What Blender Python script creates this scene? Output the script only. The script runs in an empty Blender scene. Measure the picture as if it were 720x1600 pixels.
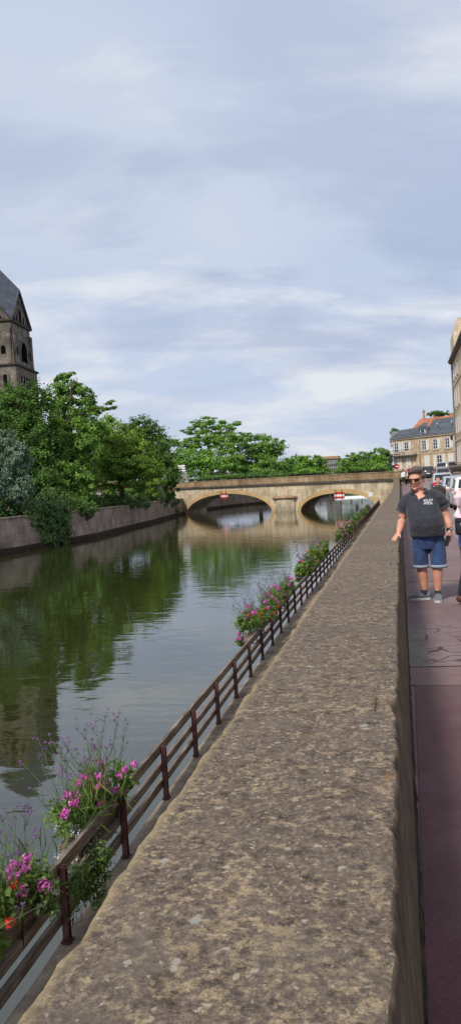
import bpy, math, random
import numpy as np
from mathutils import Vector, Matrix, noise
from mathutils.bvhtree import BVHTree
R = math.radians
random.seed(7)
rng = np.random.default_rng(7)
scene = bpy.context.scene
COL = scene.collection

# ------------------------------------------------------------------ camera
ZC, F = 1.67, 1200.0            # eye height over the pavement (m), focal length (px of a 720x1600 frame)
_rho = R(3.5)
_v = np.array([264.0, 52.0, -F]); _v /= np.linalg.norm(_v)
_p = math.atan((-_v[0]*math.sin(_rho) + _v[1]*math.cos(_rho)) / (-_v[2]))
_u = np.array([-math.sin(_rho)*math.cos(_p), math.cos(_rho)*math.cos(_p), math.sin(_p)])
CR = np.array([np.cross(_v, _u), _v, _u])
cam_d = bpy.data.cameras.new('camera'); cam = bpy.data.objects.new('camera', cam_d); COL.objects.link(cam)
cam.matrix_world = Matrix.Translation((0, 0, ZC)) @ Matrix(CR.tolist()).to_4x4()
cam_d.sensor_fit = 'VERTICAL'; cam_d.sensor_height = 24; cam_d.lens = 24*F/1600
cam_d.clip_start = .05; cam_d.clip_end = 6000
scene.camera = cam
def at(px, py, y):              # survey: the world point at depth y seen at a photo pixel
    d = CR @ np.array([px-360, 800-py, -F]); return Vector((0, 0, ZC)) + Vector(d)*(y/d[1])
def atz(px, py, z):
    d = CR @ np.array([px-360, 800-py, -F]); return Vector((0, 0, ZC)) + Vector(d)*((z-ZC)/d[2])

# ------------------------------------------------------------------ materials
def mat_new(name):
    m = bpy.data.materials.new(name); m.use_nodes = True
    nt = m.node_tree; return m, nt, nt.nodes['Principled BSDF']
def N(nt, t, **kw):
    n = nt.nodes.new(t)
    for k, v in kw.items():
        if k.startswith('_'): setattr(n, k[1:], v)
        else: n.inputs[k.replace('__', ' ')].default_value = v
    return n
def L(nt, a, b): nt.links.new(a, b)
def ramp(nt, src, stops, interp='LINEAR'):
    r = nt.nodes.new('ShaderNodeValToRGB'); r.color_ramp.interpolation = interp
    e = r.color_ramp.elements
    while len(e) < len(stops): e.new(.5)
    for el, (p, c) in zip(e, stops):
        el.position = p; el.color = (*c, 1) if len(c) == 3 else c
    L(nt, src, r.inputs[0]); return r
def mixc(nt, fac, a, b, mode='MIX'):
    n = nt.nodes.new('ShaderNodeMix'); n.data_type = 'RGBA'; n.blend_type = mode
    for i, s in ((0, fac), (6, a), (7, b)):
        if hasattr(s, 'default_value') and not isinstance(s, (int, float, tuple)): L(nt, s, n.inputs[i])
        else: n.inputs[i].default_value = s if i == 0 else (*s, 1)
    return n.outputs[2]
def coords(nt, scale=(1, 1, 1), kind='Object'):
    tc = nt.nodes.new('ShaderNodeTexCoord'); mp = nt.nodes.new('ShaderNodeMapping')
    mp.inputs['Scale'].default_value = scale; L(nt, tc.outputs[kind], mp.inputs[0]); return mp.outputs[0]
def wcoords(nt, scale=(1, 1, 1)):
    g = nt.nodes.new('ShaderNodeNewGeometry'); mp = nt.nodes.new('ShaderNodeMapping')
    mp.inputs['Scale'].default_value = scale; L(nt, g.outputs['Position'], mp.inputs[0]); return mp.outputs[0]
def noise_t(nt, vec, scale, detail=4, rough=.55, dist=0):
    n = N(nt, 'ShaderNodeTexNoise', Scale=scale, Detail=detail, Roughness=rough, Distortion=dist)
    L(nt, vec, n.inputs['Vector']); return n.outputs['Fac']
def bump(nt, bs, h, strength=.3, dist=.02):
    b = N(nt, 'ShaderNodeBump', Strength=strength, Distance=dist); L(nt, h, b.inputs['Height']); L(nt, b.outputs[0], bs.inputs['Normal']); return b
def plain(name, c, rough=.7, var=.25, scale=6, metal=0, b=.15, coat=0, kind='Object'):
    """one colour with uneven wear"""
    m, nt, bs = mat_new(name)
    v = coords(nt) if kind == 'Object' else wcoords(nt)
    n = noise_t(nt, v, scale, 5, .6)
    r = ramp(nt, n, [(.3, tuple(x*(1-var) for x in c)), (.7, tuple(min(1, x*(1+var)) for x in c))])
    L(nt, r.outputs[0], bs.inputs['Base Color'])
    bs.inputs['Roughness'].default_value = rough; bs.inputs['Metallic'].default_value = metal
    bs.inputs['Coat Weight'].default_value = coat
    if b: bump(nt, bs, n, b, .01)
    return m
M = {}
M['paint_white'] = plain('paint_white', (.72, .73, .74), .35, .06, 3)
M['paint_red'] = plain('paint_red', (.5, .025, .02), .45, .1, 3)
M['black'] = plain('black', (.012, .012, .013), .5, .3, 8)
M['void'] = plain('void', (.006, .006, .007), 1, .3, 8, 0, 0)
M['void'].node_tree.nodes['Principled BSDF'].inputs['Specular IOR Level'].default_value = 0
M['rubber'] = plain('rubber', (.018, .018, .018), .85, .3, 8)
M['metal_grey'] = plain('metal_grey', (.35, .36, .38), .35, .12, 5, .7)
M['rail_metal'] = plain('rail_metal', (.075, .024, .025), .5, .45, 14)
M['zinc'] = plain('zinc', (.23, .25, .28), .5, .2, 2, .3)
M['iron'] = plain('iron', (.025, .025, .027), .55, .3, 6)

def stone(name, c1, c2, c3, scale=1.0, streak=True, brick=None, b=.5):
    m, nt, bs = mat_new(name); v = wcoords(nt)
    n1 = noise_t(nt, v, .9*scale, 6, .62, .6); n2 = noise_t(nt, v, 7*scale, 6, .65)
    r1 = ramp(nt, n1, [(.3, c1), (.52, c2), (.72, c3)])
    r2 = ramp(nt, n2, [(.25, (.5, .5, .5)), (.75, (1.3, 1.3, 1.3))])
    col = mixc(nt, .7, r1.outputs[0], r2.outputs[0], 'MULTIPLY')
    if streak:
        vs = wcoords(nt, (.7, .7, .13)); n3 = noise_t(nt, vs, 1.6, 6, .62, .6)
        r3 = ramp(nt, n3, [(.34, (.5, .48, .45)), (.6, (1, 1, 1))])
        col = mixc(nt, .75, col, r3.outputs[0], 'MULTIPLY')
    h = n2
    if brick:
        # courses of cut stone, drawn along the wall direction
        mp = N(nt, 'ShaderNodeMapping', Rotation=(R(90), 0, brick[2])); L(nt, v, mp.inputs[0])
        g = nt.nodes.new('ShaderNodeNewGeometry')
        sep = nt.nodes.new('ShaderNodeSeparateXYZ'); L(nt, g.outputs['Position'], sep.inputs[0])
        cs, sn = math.cos(brick[2]), math.sin(brick[2])
        ma = N(nt, 'ShaderNodeMath', _operation='MULTIPLY'); ma.inputs[1].default_value = cs; L(nt, sep.outputs[0], ma.inputs[0])
        mb_ = N(nt, 'ShaderNodeMath', _operation='MULTIPLY_ADD'); mb_.inputs[1].default_value = sn; L(nt, sep.outputs[1], mb_.inputs[0]); L(nt, ma.outputs[0], mb_.inputs[2])
        cmb = nt.nodes.new('ShaderNodeCombineXYZ'); L(nt, mb_.outputs[0], cmb.inputs[0]); L(nt, sep.outputs[2], cmb.inputs[1])
        bt = N(nt, 'ShaderNodeTexBrick', Scale=1.0, _offset=.5); bt.inputs['Brick Width'].default_value = brick[0]; bt.inputs['Row Height'].default_value = brick[1]
        bt.inputs['Mortar Size'].default_value = .02; bt.inputs['Mortar Smooth'].default_value = .6
        bt.inputs['Color1'].default_value = (.75, .75, .75, 1); bt.inputs['Color2'].default_value = (1.15, 1.1, 1.05, 1); bt.inputs['Mortar'].default_value = (.6, .58, .55, 1)
        L(nt, cmb.outputs[0], bt.inputs['Vector'])
        col = mixc(nt, .7, col, bt.outputs['Color'], 'MULTIPLY')
    L(nt, col, bs.inputs['Base Color']); bs.inputs['Roughness'].default_value = .9
    bump(nt, bs, h, b, .03)
    return m
M['bridge_stone'] = stone('bridge_stone', (.46, .375, .255), (.64, .545, .4), (.71, .635, .5), .3, True, (1.3, .55, R(142)))
M['parapet_stone'] = stone('parapet_stone', (.24, .165, .09), (.37, .265, .155), (.46, .35, .22), .5, True, (1.6, .5, R(142)))
M['arch_stone'] = stone('arch_stone', (.42, .27, .12), (.55, .38, .18), (.6, .45, .25), .6, False)
M['dark_stone'] = stone('dark_stone', (.05, .045, .04), (.085, .075, .065), (.12, .1, .085), .5, False)
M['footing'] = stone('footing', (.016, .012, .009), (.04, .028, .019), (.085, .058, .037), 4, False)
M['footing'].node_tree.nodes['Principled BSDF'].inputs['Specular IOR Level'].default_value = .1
M['quay_stone'] = stone('quay_stone', (.2, .15, .12), (.33, .26, .21), (.44, .36, .3), .7, True, (1.1, .45, R(85)))
M['ledge_stone'] = stone('ledge_stone', (.1, .076, .054), (.26, .2, .14), (.46, .37, .25), 2.8, False)
M['tower_stone'] = stone('tower_stone', (.075, .066, .056), (.19, .165, .138), (.34, .295, .24), 1.1, True, (1.1, .5, R(-70)))
M['tower_dark'] = stone('tower_dark', (.03, .026, .022), (.05, .043, .036), (.07, .06, .05), 1, False)
M['facade'] = stone('facade', (.5, .395, .26), (.62, .49, .33), (.68, .56, .41), .3, True, None, .2)
M['facade_bright'] = stone('facade_bright', (.62, .48, .31), (.76, .6, .41), (.82, .68, .5), .3, True, None, .2)
M['facade_pale'] = stone('facade_pale', (.42, .34, .24), (.5, .41, .3), (.56, .48, .37), .3, True, None, .2)
M['grey_facade'] = stone('grey_facade', (.28, .27, .28), (.34, .33, .34), (.4, .39, .4), .1, True)
M['trim_stone'] = stone('trim_stone', (.4, .33, .24), (.5, .42, .32), (.55, .48, .38), 1, False, None, .2)
M['red_wall'] = stone('red_wall', (.33, .16, .1), (.42, .24, .16), (.5, .36, .26), .8, False)
M['shutter'] = plain('shutter', (.62, .61, .57), .6, .1, 5)
M['glass'] = plain('glass', (.03, .035, .045), .12, .4, 2, 0, 0)
M['orange_tile'] = stone('orange_tile', (.33, .115, .055), (.44, .155, .075), (.5, .21, .11), .6, False)

def slate(name, base):
    m, nt, bs = mat_new(name); v = wcoords(nt)
    bt = N(nt, 'ShaderNodeTexBrick', Scale=1.0, _offset=.5); bt.inputs['Brick Width'].default_value = .5; bt.inputs['Row Height'].default_value = .3
    g = nt.nodes.new('ShaderNodeNewGeometry'); sp = nt.nodes.new('ShaderNodeSeparateXYZ'); L(nt, g.outputs['Position'], sp.inputs[0])
    ad = N(nt, 'ShaderNodeMath', _operation='ADD'); L(nt, sp.outputs[0], ad.inputs[0]); L(nt, sp.outputs[1], ad.inputs[1])
    cb = nt.nodes.new('ShaderNodeCombineXYZ'); L(nt, ad.outputs[0], cb.inputs[0]); L(nt, sp.outputs[2], cb.inputs[1]); L(nt, cb.outputs[0], bt.inputs['Vector'])
    bt.inputs['Color1'].default_value = (*[c*.8 for c in base], 1); bt.inputs['Color2'].default_value = (*[c*1.25 for c in base], 1); bt.inputs['Mortar'].default_value = (*[c*.5 for c in base], 1)
    n = noise_t(nt, v, .8, 5); r = ramp(nt, n, [(.3, (.75, .75, .75)), (.7, (1.25, 1.25, 1.25))])
    L(nt, mixc(nt, .8, bt.outputs[0], r.outputs[0], 'MULTIPLY'), bs.inputs['Base Color'])
    bs.inputs['Roughness'].default_value = .55; bump(nt, bs, bt.outputs['Fac'], .2, .02)
    return m
M['slate'] = slate('slate', (.075, .085, .105))
M['slate_tower'] = slate('slate_tower', (.062, .07, .092))

def wall_top_mat():
    m, nt, bs = mat_new('lichen_stone'); v = wcoords(nt)
    big = noise_t(nt, v, 1.3, 4, .6, .2); mid = noise_t(nt, v, 13, 6, .62, .15); fine = noise_t(nt, v, 85, 5, .7)
    blot = noise_t(nt, v, 42, 7, .66, .2); grit = noise_t(nt, v, 240, 3, .7)
    dark = ramp(nt, fine, [(.3, (.062, .047, .038)), (.5, (.13, .099, .077)), (.72, (.25, .192, .145))])
    tan = ramp(nt, fine, [(.28, (.17, .125, .08)), (.7, (.38, .3, .19))])
    thr = N(nt, 'ShaderNodeMath', _operation='MULTIPLY_ADD'); L(nt, big, thr.inputs[0]); thr.inputs[1].default_value = .22; thr.inputs[2].default_value = -.11
    s1 = N(nt, 'ShaderNodeMath', _operation='MULTIPLY_ADD'); L(nt, mid, s1.inputs[0]); s1.inputs[1].default_value = .36; L(nt, thr.outputs[0], s1.inputs[2])
    s = N(nt, 'ShaderNodeMath', _operation='MULTIPLY_ADD'); L(nt, blot, s.inputs[0]); s.inputs[1].default_value = .85; L(nt, s1.outputs[0], s.inputs[2])
    msk = ramp(nt, s.outputs[0], [(.632, (0, 0, 0)), (.7, (.9, .9, .9))])
    col = mixc(nt, msk.outputs[0], dark.outputs[0], tan.outputs[0])
    g2 = ramp(nt, grit, [(.32, (.5, .48, .47)), (.5, (1, 1, 1)), (.72, (1.5, 1.45, 1.4))])
    col = mixc(nt, .75, col, g2.outputs[0], 'MULTIPLY')
    d2 = ramp(nt, noise_t(nt, v, 22, 7, .7), [(.36, (.42, .4, .4)), (.48, (1, 1, 1)), (.72, (1.3, 1.25, 1.2))])
    col = mixc(nt, .85, col, d2.outputs[0], 'MULTIPLY')
    gr = ramp(nt, noise_t(nt, v, 5, 5, .6), [(.55, (0, 0, 0)), (.7, (.5, .5, .5))])
    col = mixc(nt, gr.outputs[0], col, (.14, .115, .092))
    og = ramp(nt, noise_t(nt, v, 6.3, 6, .7, 1.0), [(.655, (0, 0, 0)), (.73, (.75, .75, .75))])
    col = mixc(nt, og.outputs[0], col, (.2, .085, .025))
    # round crusts of pale lichen
    wob = N(nt, 'ShaderNodeTexNoise', Scale=26.0, Detail=3.0); L(nt, v, wob.inputs['Vector'])
    wv = N(nt, 'ShaderNodeVectorMath', _operation='MULTIPLY_ADD'); L(nt, wob.outputs['Color'], wv.inputs[0]); wv.inputs[1].default_value = (.045, .045, .045); L(nt, v, wv.inputs[2])
    for sc, lim, dens, cc in ((7.5, .13, .87, (.3, .3, .26)), (15, .17, .86, (.34, .32, .27)), (31, .24, .83, (.36, .32, .25)), (60, .3, .82, (.33, .29, .22))):
        vo = N(nt, 'ShaderNodeTexVoronoi', Scale=sc); L(nt, wv.outputs[0], vo.inputs['Vector'])
        near = ramp(nt, vo.outputs['Distance'], [(lim*.75, (1, 1, 1)), (lim, (0, 0, 0))])
        sepc = nt.nodes.new('ShaderNodeSeparateColor'); L(nt, vo.outputs['Color'], sepc.inputs[0])
        pick = N(nt, 'ShaderNodeMath', _operation='GREATER_THAN'); L(nt, sepc.outputs[0], pick.inputs[0]); pick.inputs[1].default_value = dens
        mu = N(nt, 'ShaderNodeMath', _operation='MULTIPLY'); L(nt, near.outputs[0], mu.inputs[0]); L(nt, pick.outputs[0], mu.inputs[1])
        mu2 = N(nt, 'ShaderNodeMath', _operation='MULTIPLY'); L(nt, mu.outputs[0], mu2.inputs[0]); mu2.inputs[1].default_value = .8
        col = mixc(nt, mu2.outputs[0], col, cc)
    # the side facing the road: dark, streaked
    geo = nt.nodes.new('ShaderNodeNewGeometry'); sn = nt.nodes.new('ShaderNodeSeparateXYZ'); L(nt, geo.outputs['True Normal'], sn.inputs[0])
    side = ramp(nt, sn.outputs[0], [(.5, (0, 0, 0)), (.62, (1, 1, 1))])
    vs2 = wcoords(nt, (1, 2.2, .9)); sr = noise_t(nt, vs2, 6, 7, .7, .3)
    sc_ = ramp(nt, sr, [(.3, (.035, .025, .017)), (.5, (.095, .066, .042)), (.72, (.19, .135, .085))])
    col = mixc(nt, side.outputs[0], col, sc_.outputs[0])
    # pale mortar fillet along the water-side edge
    sp = nt.nodes.new('ShaderNodeSeparateXYZ'); L(nt, geo.outputs['Position'], sp.inputs[0])
    ew = N(nt, 'ShaderNodeMath', _operation='MULTIPLY_ADD'); L(nt, mid, ew.inputs[0]); ew.inputs[1].default_value = .06; L(nt, sp.outputs[0], ew.inputs[2])
    edge = ramp(nt, ew.outputs[0], [(0, (1, 1, 1)), (1, (0, 0, 0))])
    mr = N(nt, 'ShaderNodeMapRange'); L(nt, ew.outputs[0], mr.inputs[0]); mr.inputs[1].default_value = -.61; mr.inputs[2].default_value = -.575; mr.inputs[3].default_value = .8; mr.inputs[4].default_value = 0
    col = mixc(nt, mr.outputs[0], col, (.34, .26, .14))
    L(nt, col, bs.inputs['Base Color']); bs.inputs['Roughness'].default_value = .92
    bs.inputs['Specular IOR Level'].default_value = .25
    h = N(nt, 'ShaderNodeMath', _operation='MULTIPLY_ADD'); L(nt, mid, h.inputs[0]); h.inputs[1].default_value = 2.0; L(nt, fine, h.inputs[2])
    bump(nt, bs, h.outputs[0], .8, .005)
    return m
M['lichen_stone'] = wall_top_mat()

def asphalt(name, c, c2, sc=1.0, worn=.5):
    m, nt, bs = mat_new(name); v = wcoords(nt)
    f = noise_t(nt, v, 220, 3, .7); g = noise_t(nt, v, 1.1*sc, 6, .65, .4)
    r = ramp(nt, g, [(.3, c), (.7, c2)])
    r2 = ramp(nt, f, [(.3, (.55, .55, .55)), (.5, (1, 1, 1)), (.78, (1.7, 1.6, 1.6))])
    n3 = noise_t(nt, v, 9, 5, .7); r3 = ramp(nt, n3, [(.3, (.8, .8, .8)), (.7, (1.15, 1.15, 1.15))])
    f2 = noise_t(nt, v, 60, 4, .75); r4 = ramp(nt, f2, [(.3, (.62, .6, .6)), (.5, (1, 1, 1)), (.75, (1.4, 1.35, 1.35))])
    col = mixc(nt, worn, r.outputs[0], r2.outputs[0], 'MULTIPLY'); col = mixc(nt, worn, col, r4.outputs[0], 'MULTIPLY'); col = mixc(nt, .8, col, r3.outputs[0], 'MULTIPLY')
    L(nt, col, bs.inputs['Base Color']); bs.inputs['Roughness'].default_value = .8; bump(nt, bs, f, .5, .004)
    return m, nt, bs
def red_asphalt():
    m, nt, bs = asphalt('red_asphalt', (.082, .028, .031), (.13, .048, .051), 1.6, .9)
    base = bs.inputs['Base Color'].links[0].from_socket; v = wcoords(nt)
    g = nt.nodes.new('ShaderNodeNewGeometry'); sp = nt.nodes.new('ShaderNodeSeparateXYZ'); L(nt, g.outputs['Position'], sp.inputs[0])
    n = noise_t(nt, v, 2.2, 5, .65, .3)
    a = N(nt, 'ShaderNodeMath', _operation='MULTIPLY_ADD'); L(nt, sp.outputs[0], a.inputs[0]); a.inputs[1].default_value = .55; L(nt, n, a.inputs[2])
    b = N(nt, 'ShaderNodeMath', _operation='MULTIPLY_ADD'); L(nt, sp.outputs[1], b.inputs[0]); b.inputs[1].default_value = .05; L(nt, a.outputs[0], b.inputs[2])
    f = ramp(nt, b.outputs[0], [(.62, (0, 0, 0)), (1.15, (.8, .8, .8))])
    col = mixc(nt, f.outputs[0], base, (.14, .085, .086))
    st = ramp(nt, noise_t(nt, v, 3.3, 6, .7, .8), [(.3, (.6, .58, .58)), (.45, (1, 1, 1))])
    L(nt, mixc(nt, .8, col, st.outputs[0], 'MULTIPLY'), bs.inputs['Base Color']); return m
M['red_asphalt'] = red_asphalt()
M['worn_asphalt'] = asphalt('worn_asphalt', (.155, .1, .102), (.235, .165, .162))[0]
M['grey_asphalt'] = asphalt('grey_asphalt', (.2, .155, .145), (.28, .225, .21))[0]
M['pink_patch'] = asphalt('pink_patch', (.16, .095, .094), (.22, .145, .138))[0]
M['slab'] = stone('slab', (.16, .13, .11), (.22, .18, .155), (.28, .23, .2), 3, False)
def cracked():
    m, nt, bs = asphalt('cracked_asphalt', (.165, .11, .112), (.24, .17, .17))
    base = bs.inputs['Base Color'].links[0].from_socket
    v = wcoords(nt, (1, .8, 1)); w = N(nt, 'ShaderNodeTexNoise', Scale=1.6, Detail=4.0); L(nt, v, w.inputs['Vector'])
    a = N(nt, 'ShaderNodeVectorMath', _operation='MULTIPLY_ADD'); L(nt, w.outputs['Color'], a.inputs[0]); a.inputs[1].default_value = (.6, .6, 0); L(nt, v, a.inputs[2])
    vo = N(nt, 'ShaderNodeTexVoronoi', _feature='DISTANCE_TO_EDGE', Scale=3.4); L(nt, a.outputs[0], vo.inputs['Vector'])
    r = ramp(nt, vo.outputs['Distance'], [(.012, (.16, .14, .14)), (.04, (1, 1, 1))])
    L(nt, mixc(nt, .9, base, r.outputs[0], 'MULTIPLY'), bs.inputs['Base Color']); return m
M['cracked'] = cracked()

def water_mat():
    m, nt, bs = mat_new('river_water'); v = wcoords(nt, (.55, 1, 1))
    bs.inputs['Base Color'].default_value = (.026, .03, .008, 1); bs.inputs['Roughness'].default_value = .035
    bs.inputs['IOR'].default_value = 1.75; bs.inputs['Specular IOR Level'].default_value = .85
    n1 = noise_t(nt, v, 1.5, 2, .5, .6); n2 = noise_t(nt, v, 5.5, 3, .55, .3)
    patch = ramp(nt, noise_t(nt, wcoords(nt, (.05, .09, 1)), 1.0, 3, .5), [(.35, (.25, .25, .25)), (.65, (1, 1, 1))])
    h2 = N(nt, 'ShaderNodeMath', _operation='MULTIPLY'); L(nt, n2, h2.inputs[0]); L(nt, patch.outputs[0], h2.inputs[1])
    h = N(nt, 'ShaderNodeMath', _operation='MULTIPLY_ADD'); L(nt, n1, h.inputs[0]); h.inputs[1].default_value = 2.4; 
    h3 = N(nt, 'ShaderNodeMath', _operation='MULTIPLY'); L(nt, h2.outputs[0], h3.inputs[0]); h3.inputs[1].default_value = .55; L(nt, h3.outputs[0], h.inputs[2])
    bump(nt, bs, h.outputs[0], .2, .016)
    return m
M['water'] = water_mat()
M['foam'] = plain('foam', (.7, .74, .78), .6, .1, 3)

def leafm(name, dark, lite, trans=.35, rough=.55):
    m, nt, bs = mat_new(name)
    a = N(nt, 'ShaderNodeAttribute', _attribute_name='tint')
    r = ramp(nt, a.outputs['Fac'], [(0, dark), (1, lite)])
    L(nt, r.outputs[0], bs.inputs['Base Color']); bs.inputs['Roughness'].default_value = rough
    bs.inputs['Specular IOR Level'].default_value = .25
    tr = nt.nodes.new('ShaderNodeBsdfTranslucent'); L(nt, mixc(nt, .35, r.outputs[0], (.12, .2, .02)), tr.inputs[0])
    mx = nt.nodes.new('ShaderNodeMixShader'); mx.inputs[0].default_value = trans
    L(nt, bs.outputs[0], mx.inputs[1]); L(nt, tr.outputs[0], mx.inputs[2]); L(nt, mx.outputs[0], nt.nodes['Material Output'].inputs[0])
    return m
M['leaf_dark'] = leafm('leaf_dark', (0.045, 0.1, 0.024), (0.155, 0.3, 0.055))
M['leaf_mid'] = leafm('leaf_mid', (0.07, 0.16, 0.03), (0.27, 0.48, 0.085))
M['leaf_yellow'] = leafm('leaf_yellow', (0.075, 0.16, 0.025), (0.34, 0.52, 0.08))
M['leaf_bright'] = leafm('leaf_bright', (0.08, 0.19, 0.03), (0.3, 0.54, 0.085))
M['leaf_silver'] = leafm('leaf_silver', (0.065, 0.115, 0.07), (0.25, 0.36, 0.25), .2)
M['leaf_ivy'] = leafm('leaf_ivy', (0.03, 0.07, 0.02), (0.11, 0.2, 0.045), .15)
M['leaf_planter'] = leafm('leaf_planter', (0.05, 0.11, 0.025), (0.28, 0.42, 0.1))
M['leaf_far'] = leafm('leaf_far', (.04, .085, .04), (.11, .18, .07))
M['bloom_pink'] = leafm('bloom_pink', (.6, .05, .4), (.9, .28, .75), .25)
M['bloom_red'] = leafm('bloom_red', (.55, .02, .015), (.75, .1, .06), .25)
M['bloom_purple'] = leafm('bloom_purple', (.14, .05, .2), (.34, .17, .42), .25)
M['bloom_white'] = leafm('bloom_white', (.5, .5, .55), (.85, .85, .9), .25)
M['bloom_salmon'] = leafm('bloom_salmon', (.6, .17, .1), (.8, .4, .25), .25)
M['stem'] = plain('stem', (.07, .12, .04), .7, .3, 20)
M['bark'] = plain('bark', (.075, .06, .045), .95, .5, 5, b=.8)
def wood_mat():
    m, nt, bs = mat_new('weathered_wood'); v = wcoords(nt, (9, .7, 9)); n = noise_t(nt, v, 5, 6, .65, .4); n2 = noise_t(nt, wcoords(nt), 3, 4)
    r = ramp(nt, n, [(.3, (.06, .045, .038)), (.5, (.17, .13, .107)), (.7, (.34, .275, .23))])
    r2 = ramp(nt, n2, [(.3, (.7, .7, .7)), (.7, (1.2, 1.2, 1.15))])
    L(nt, mixc(nt, .8, r.outputs[0], r2.outputs[0], 'MULTIPLY'), bs.inputs['Base Color']); bs.inputs['Roughness'].default_value = .85; bump(nt, bs, n, .6, .006); return m
M['wood'] = wood_mat()
M['grass'] = plain('grass', (.06, .1, .03), .95, .5, 1.2)
M['earth'] = plain('earth', (.09, .08, .05), .95, .4, .5)

def cloth(name, c, scale=9, var=.22, rough=.85):
    m, nt, bs = mat_new(name); v = coords(nt); n = noise_t(nt, v, scale, 4, .55, .6); w = noise_t(nt, v, 260, 2)
    r = ramp(nt, n, [(.3, tuple(x*(1-var) for x in c)), (.7, tuple(x*(1+var) for x in c))])
    L(nt, r.outputs[0], bs.inputs['Base Color']); bs.inputs['Roughness'].default_value = rough
    bs.inputs['Sheen Weight'].default_value = .15
    h = N(nt, 'ShaderNodeMath', _operation='MULTIPLY_ADD'); L(nt, n, h.inputs[0]); h.inputs[1].default_value = 4.0; L(nt, w, h.inputs[2])
    bump(nt, bs, h.outputs[0], .35, .012); return m
M['polo'] = cloth('polo', (.026, .028, .04), 7)
M['denim'] = cloth('denim', (.022, .055, .15), 9, .5)
M['denim_cuff'] = cloth('denim_cuff', (.3, .34, .42), 20)
M['canvas_shoe'] = cloth('canvas_shoe', (.13, .16, .18), 20)
M['sole'] = plain('sole', (.55, .56, .56), .7, .1, 9)
M['sock'] = cloth('sock', (.02, .022, .035), 20)
M['skin'] = plain('skin', (.6, .29, .2), .5, .14, 14, b=.08)
M['skin_leg'] = plain('skin_leg', (.4, .215, .16), .55, .16, 14, b=.08)
M['lip'] = plain('lip', (.33, .12, .09), .6, .1, 20, b=0)
M['hair'] = plain('hair', (.1, .075, .06), .6, .6, 40, b=.9)
M['hair_dark'] = plain('hair_dark', (.025, .018, .014), .6, .6, 40, b=.9)
M['lens'] = plain('lens', (.03, .008, .01), .25, .2, 2, b=0)
M['print'] = plain('print', (.42, .44, .47), .8, .2, 40)
M['white_cloth'] = cloth('white_cloth', (.72, .73, .78), 8, .08)
M['pink_cloth'] = cloth('pink_cloth', (.68, .55, .6), 8, .1)
M['dark_cloth'] = cloth('dark_cloth', (.016, .018, .03), 8)
M['brown_cloth'] = cloth('brown_cloth', (.035, .03, .024), 8)
M['blue_cloth'] = cloth('blue_cloth', (.06, .12, .33), 8)
M['red_cloth'] = cloth('red_cloth', (.4, .08, .07), 8)
M['brown_leather'] = plain('brown_leather', (.1, .055, .03), .6, .3, 12)
def carpaint(name, c): return plain(name, c, .28, .04, 2, .1, 0, .6)
M['car_white'] = carpaint('car_white', (.75, .76, .74)); M['car_silver'] = carpaint('car_silver', (.36, .39, .45)); M['car_black'] = carpaint('car_black', (.02, .021, .025)); M['car_blue'] = carpaint('car_blue', (.045, .065, .14)); M['car_grey'] = carpaint('car_grey', (.2, .2, .22)); M['car_dark'] = carpaint('car_dark', (.05, .05, .055))
M['tail_red'] = plain('tail_red', (.6, .02, .02), .2, .1, 5, b=0)

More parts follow.
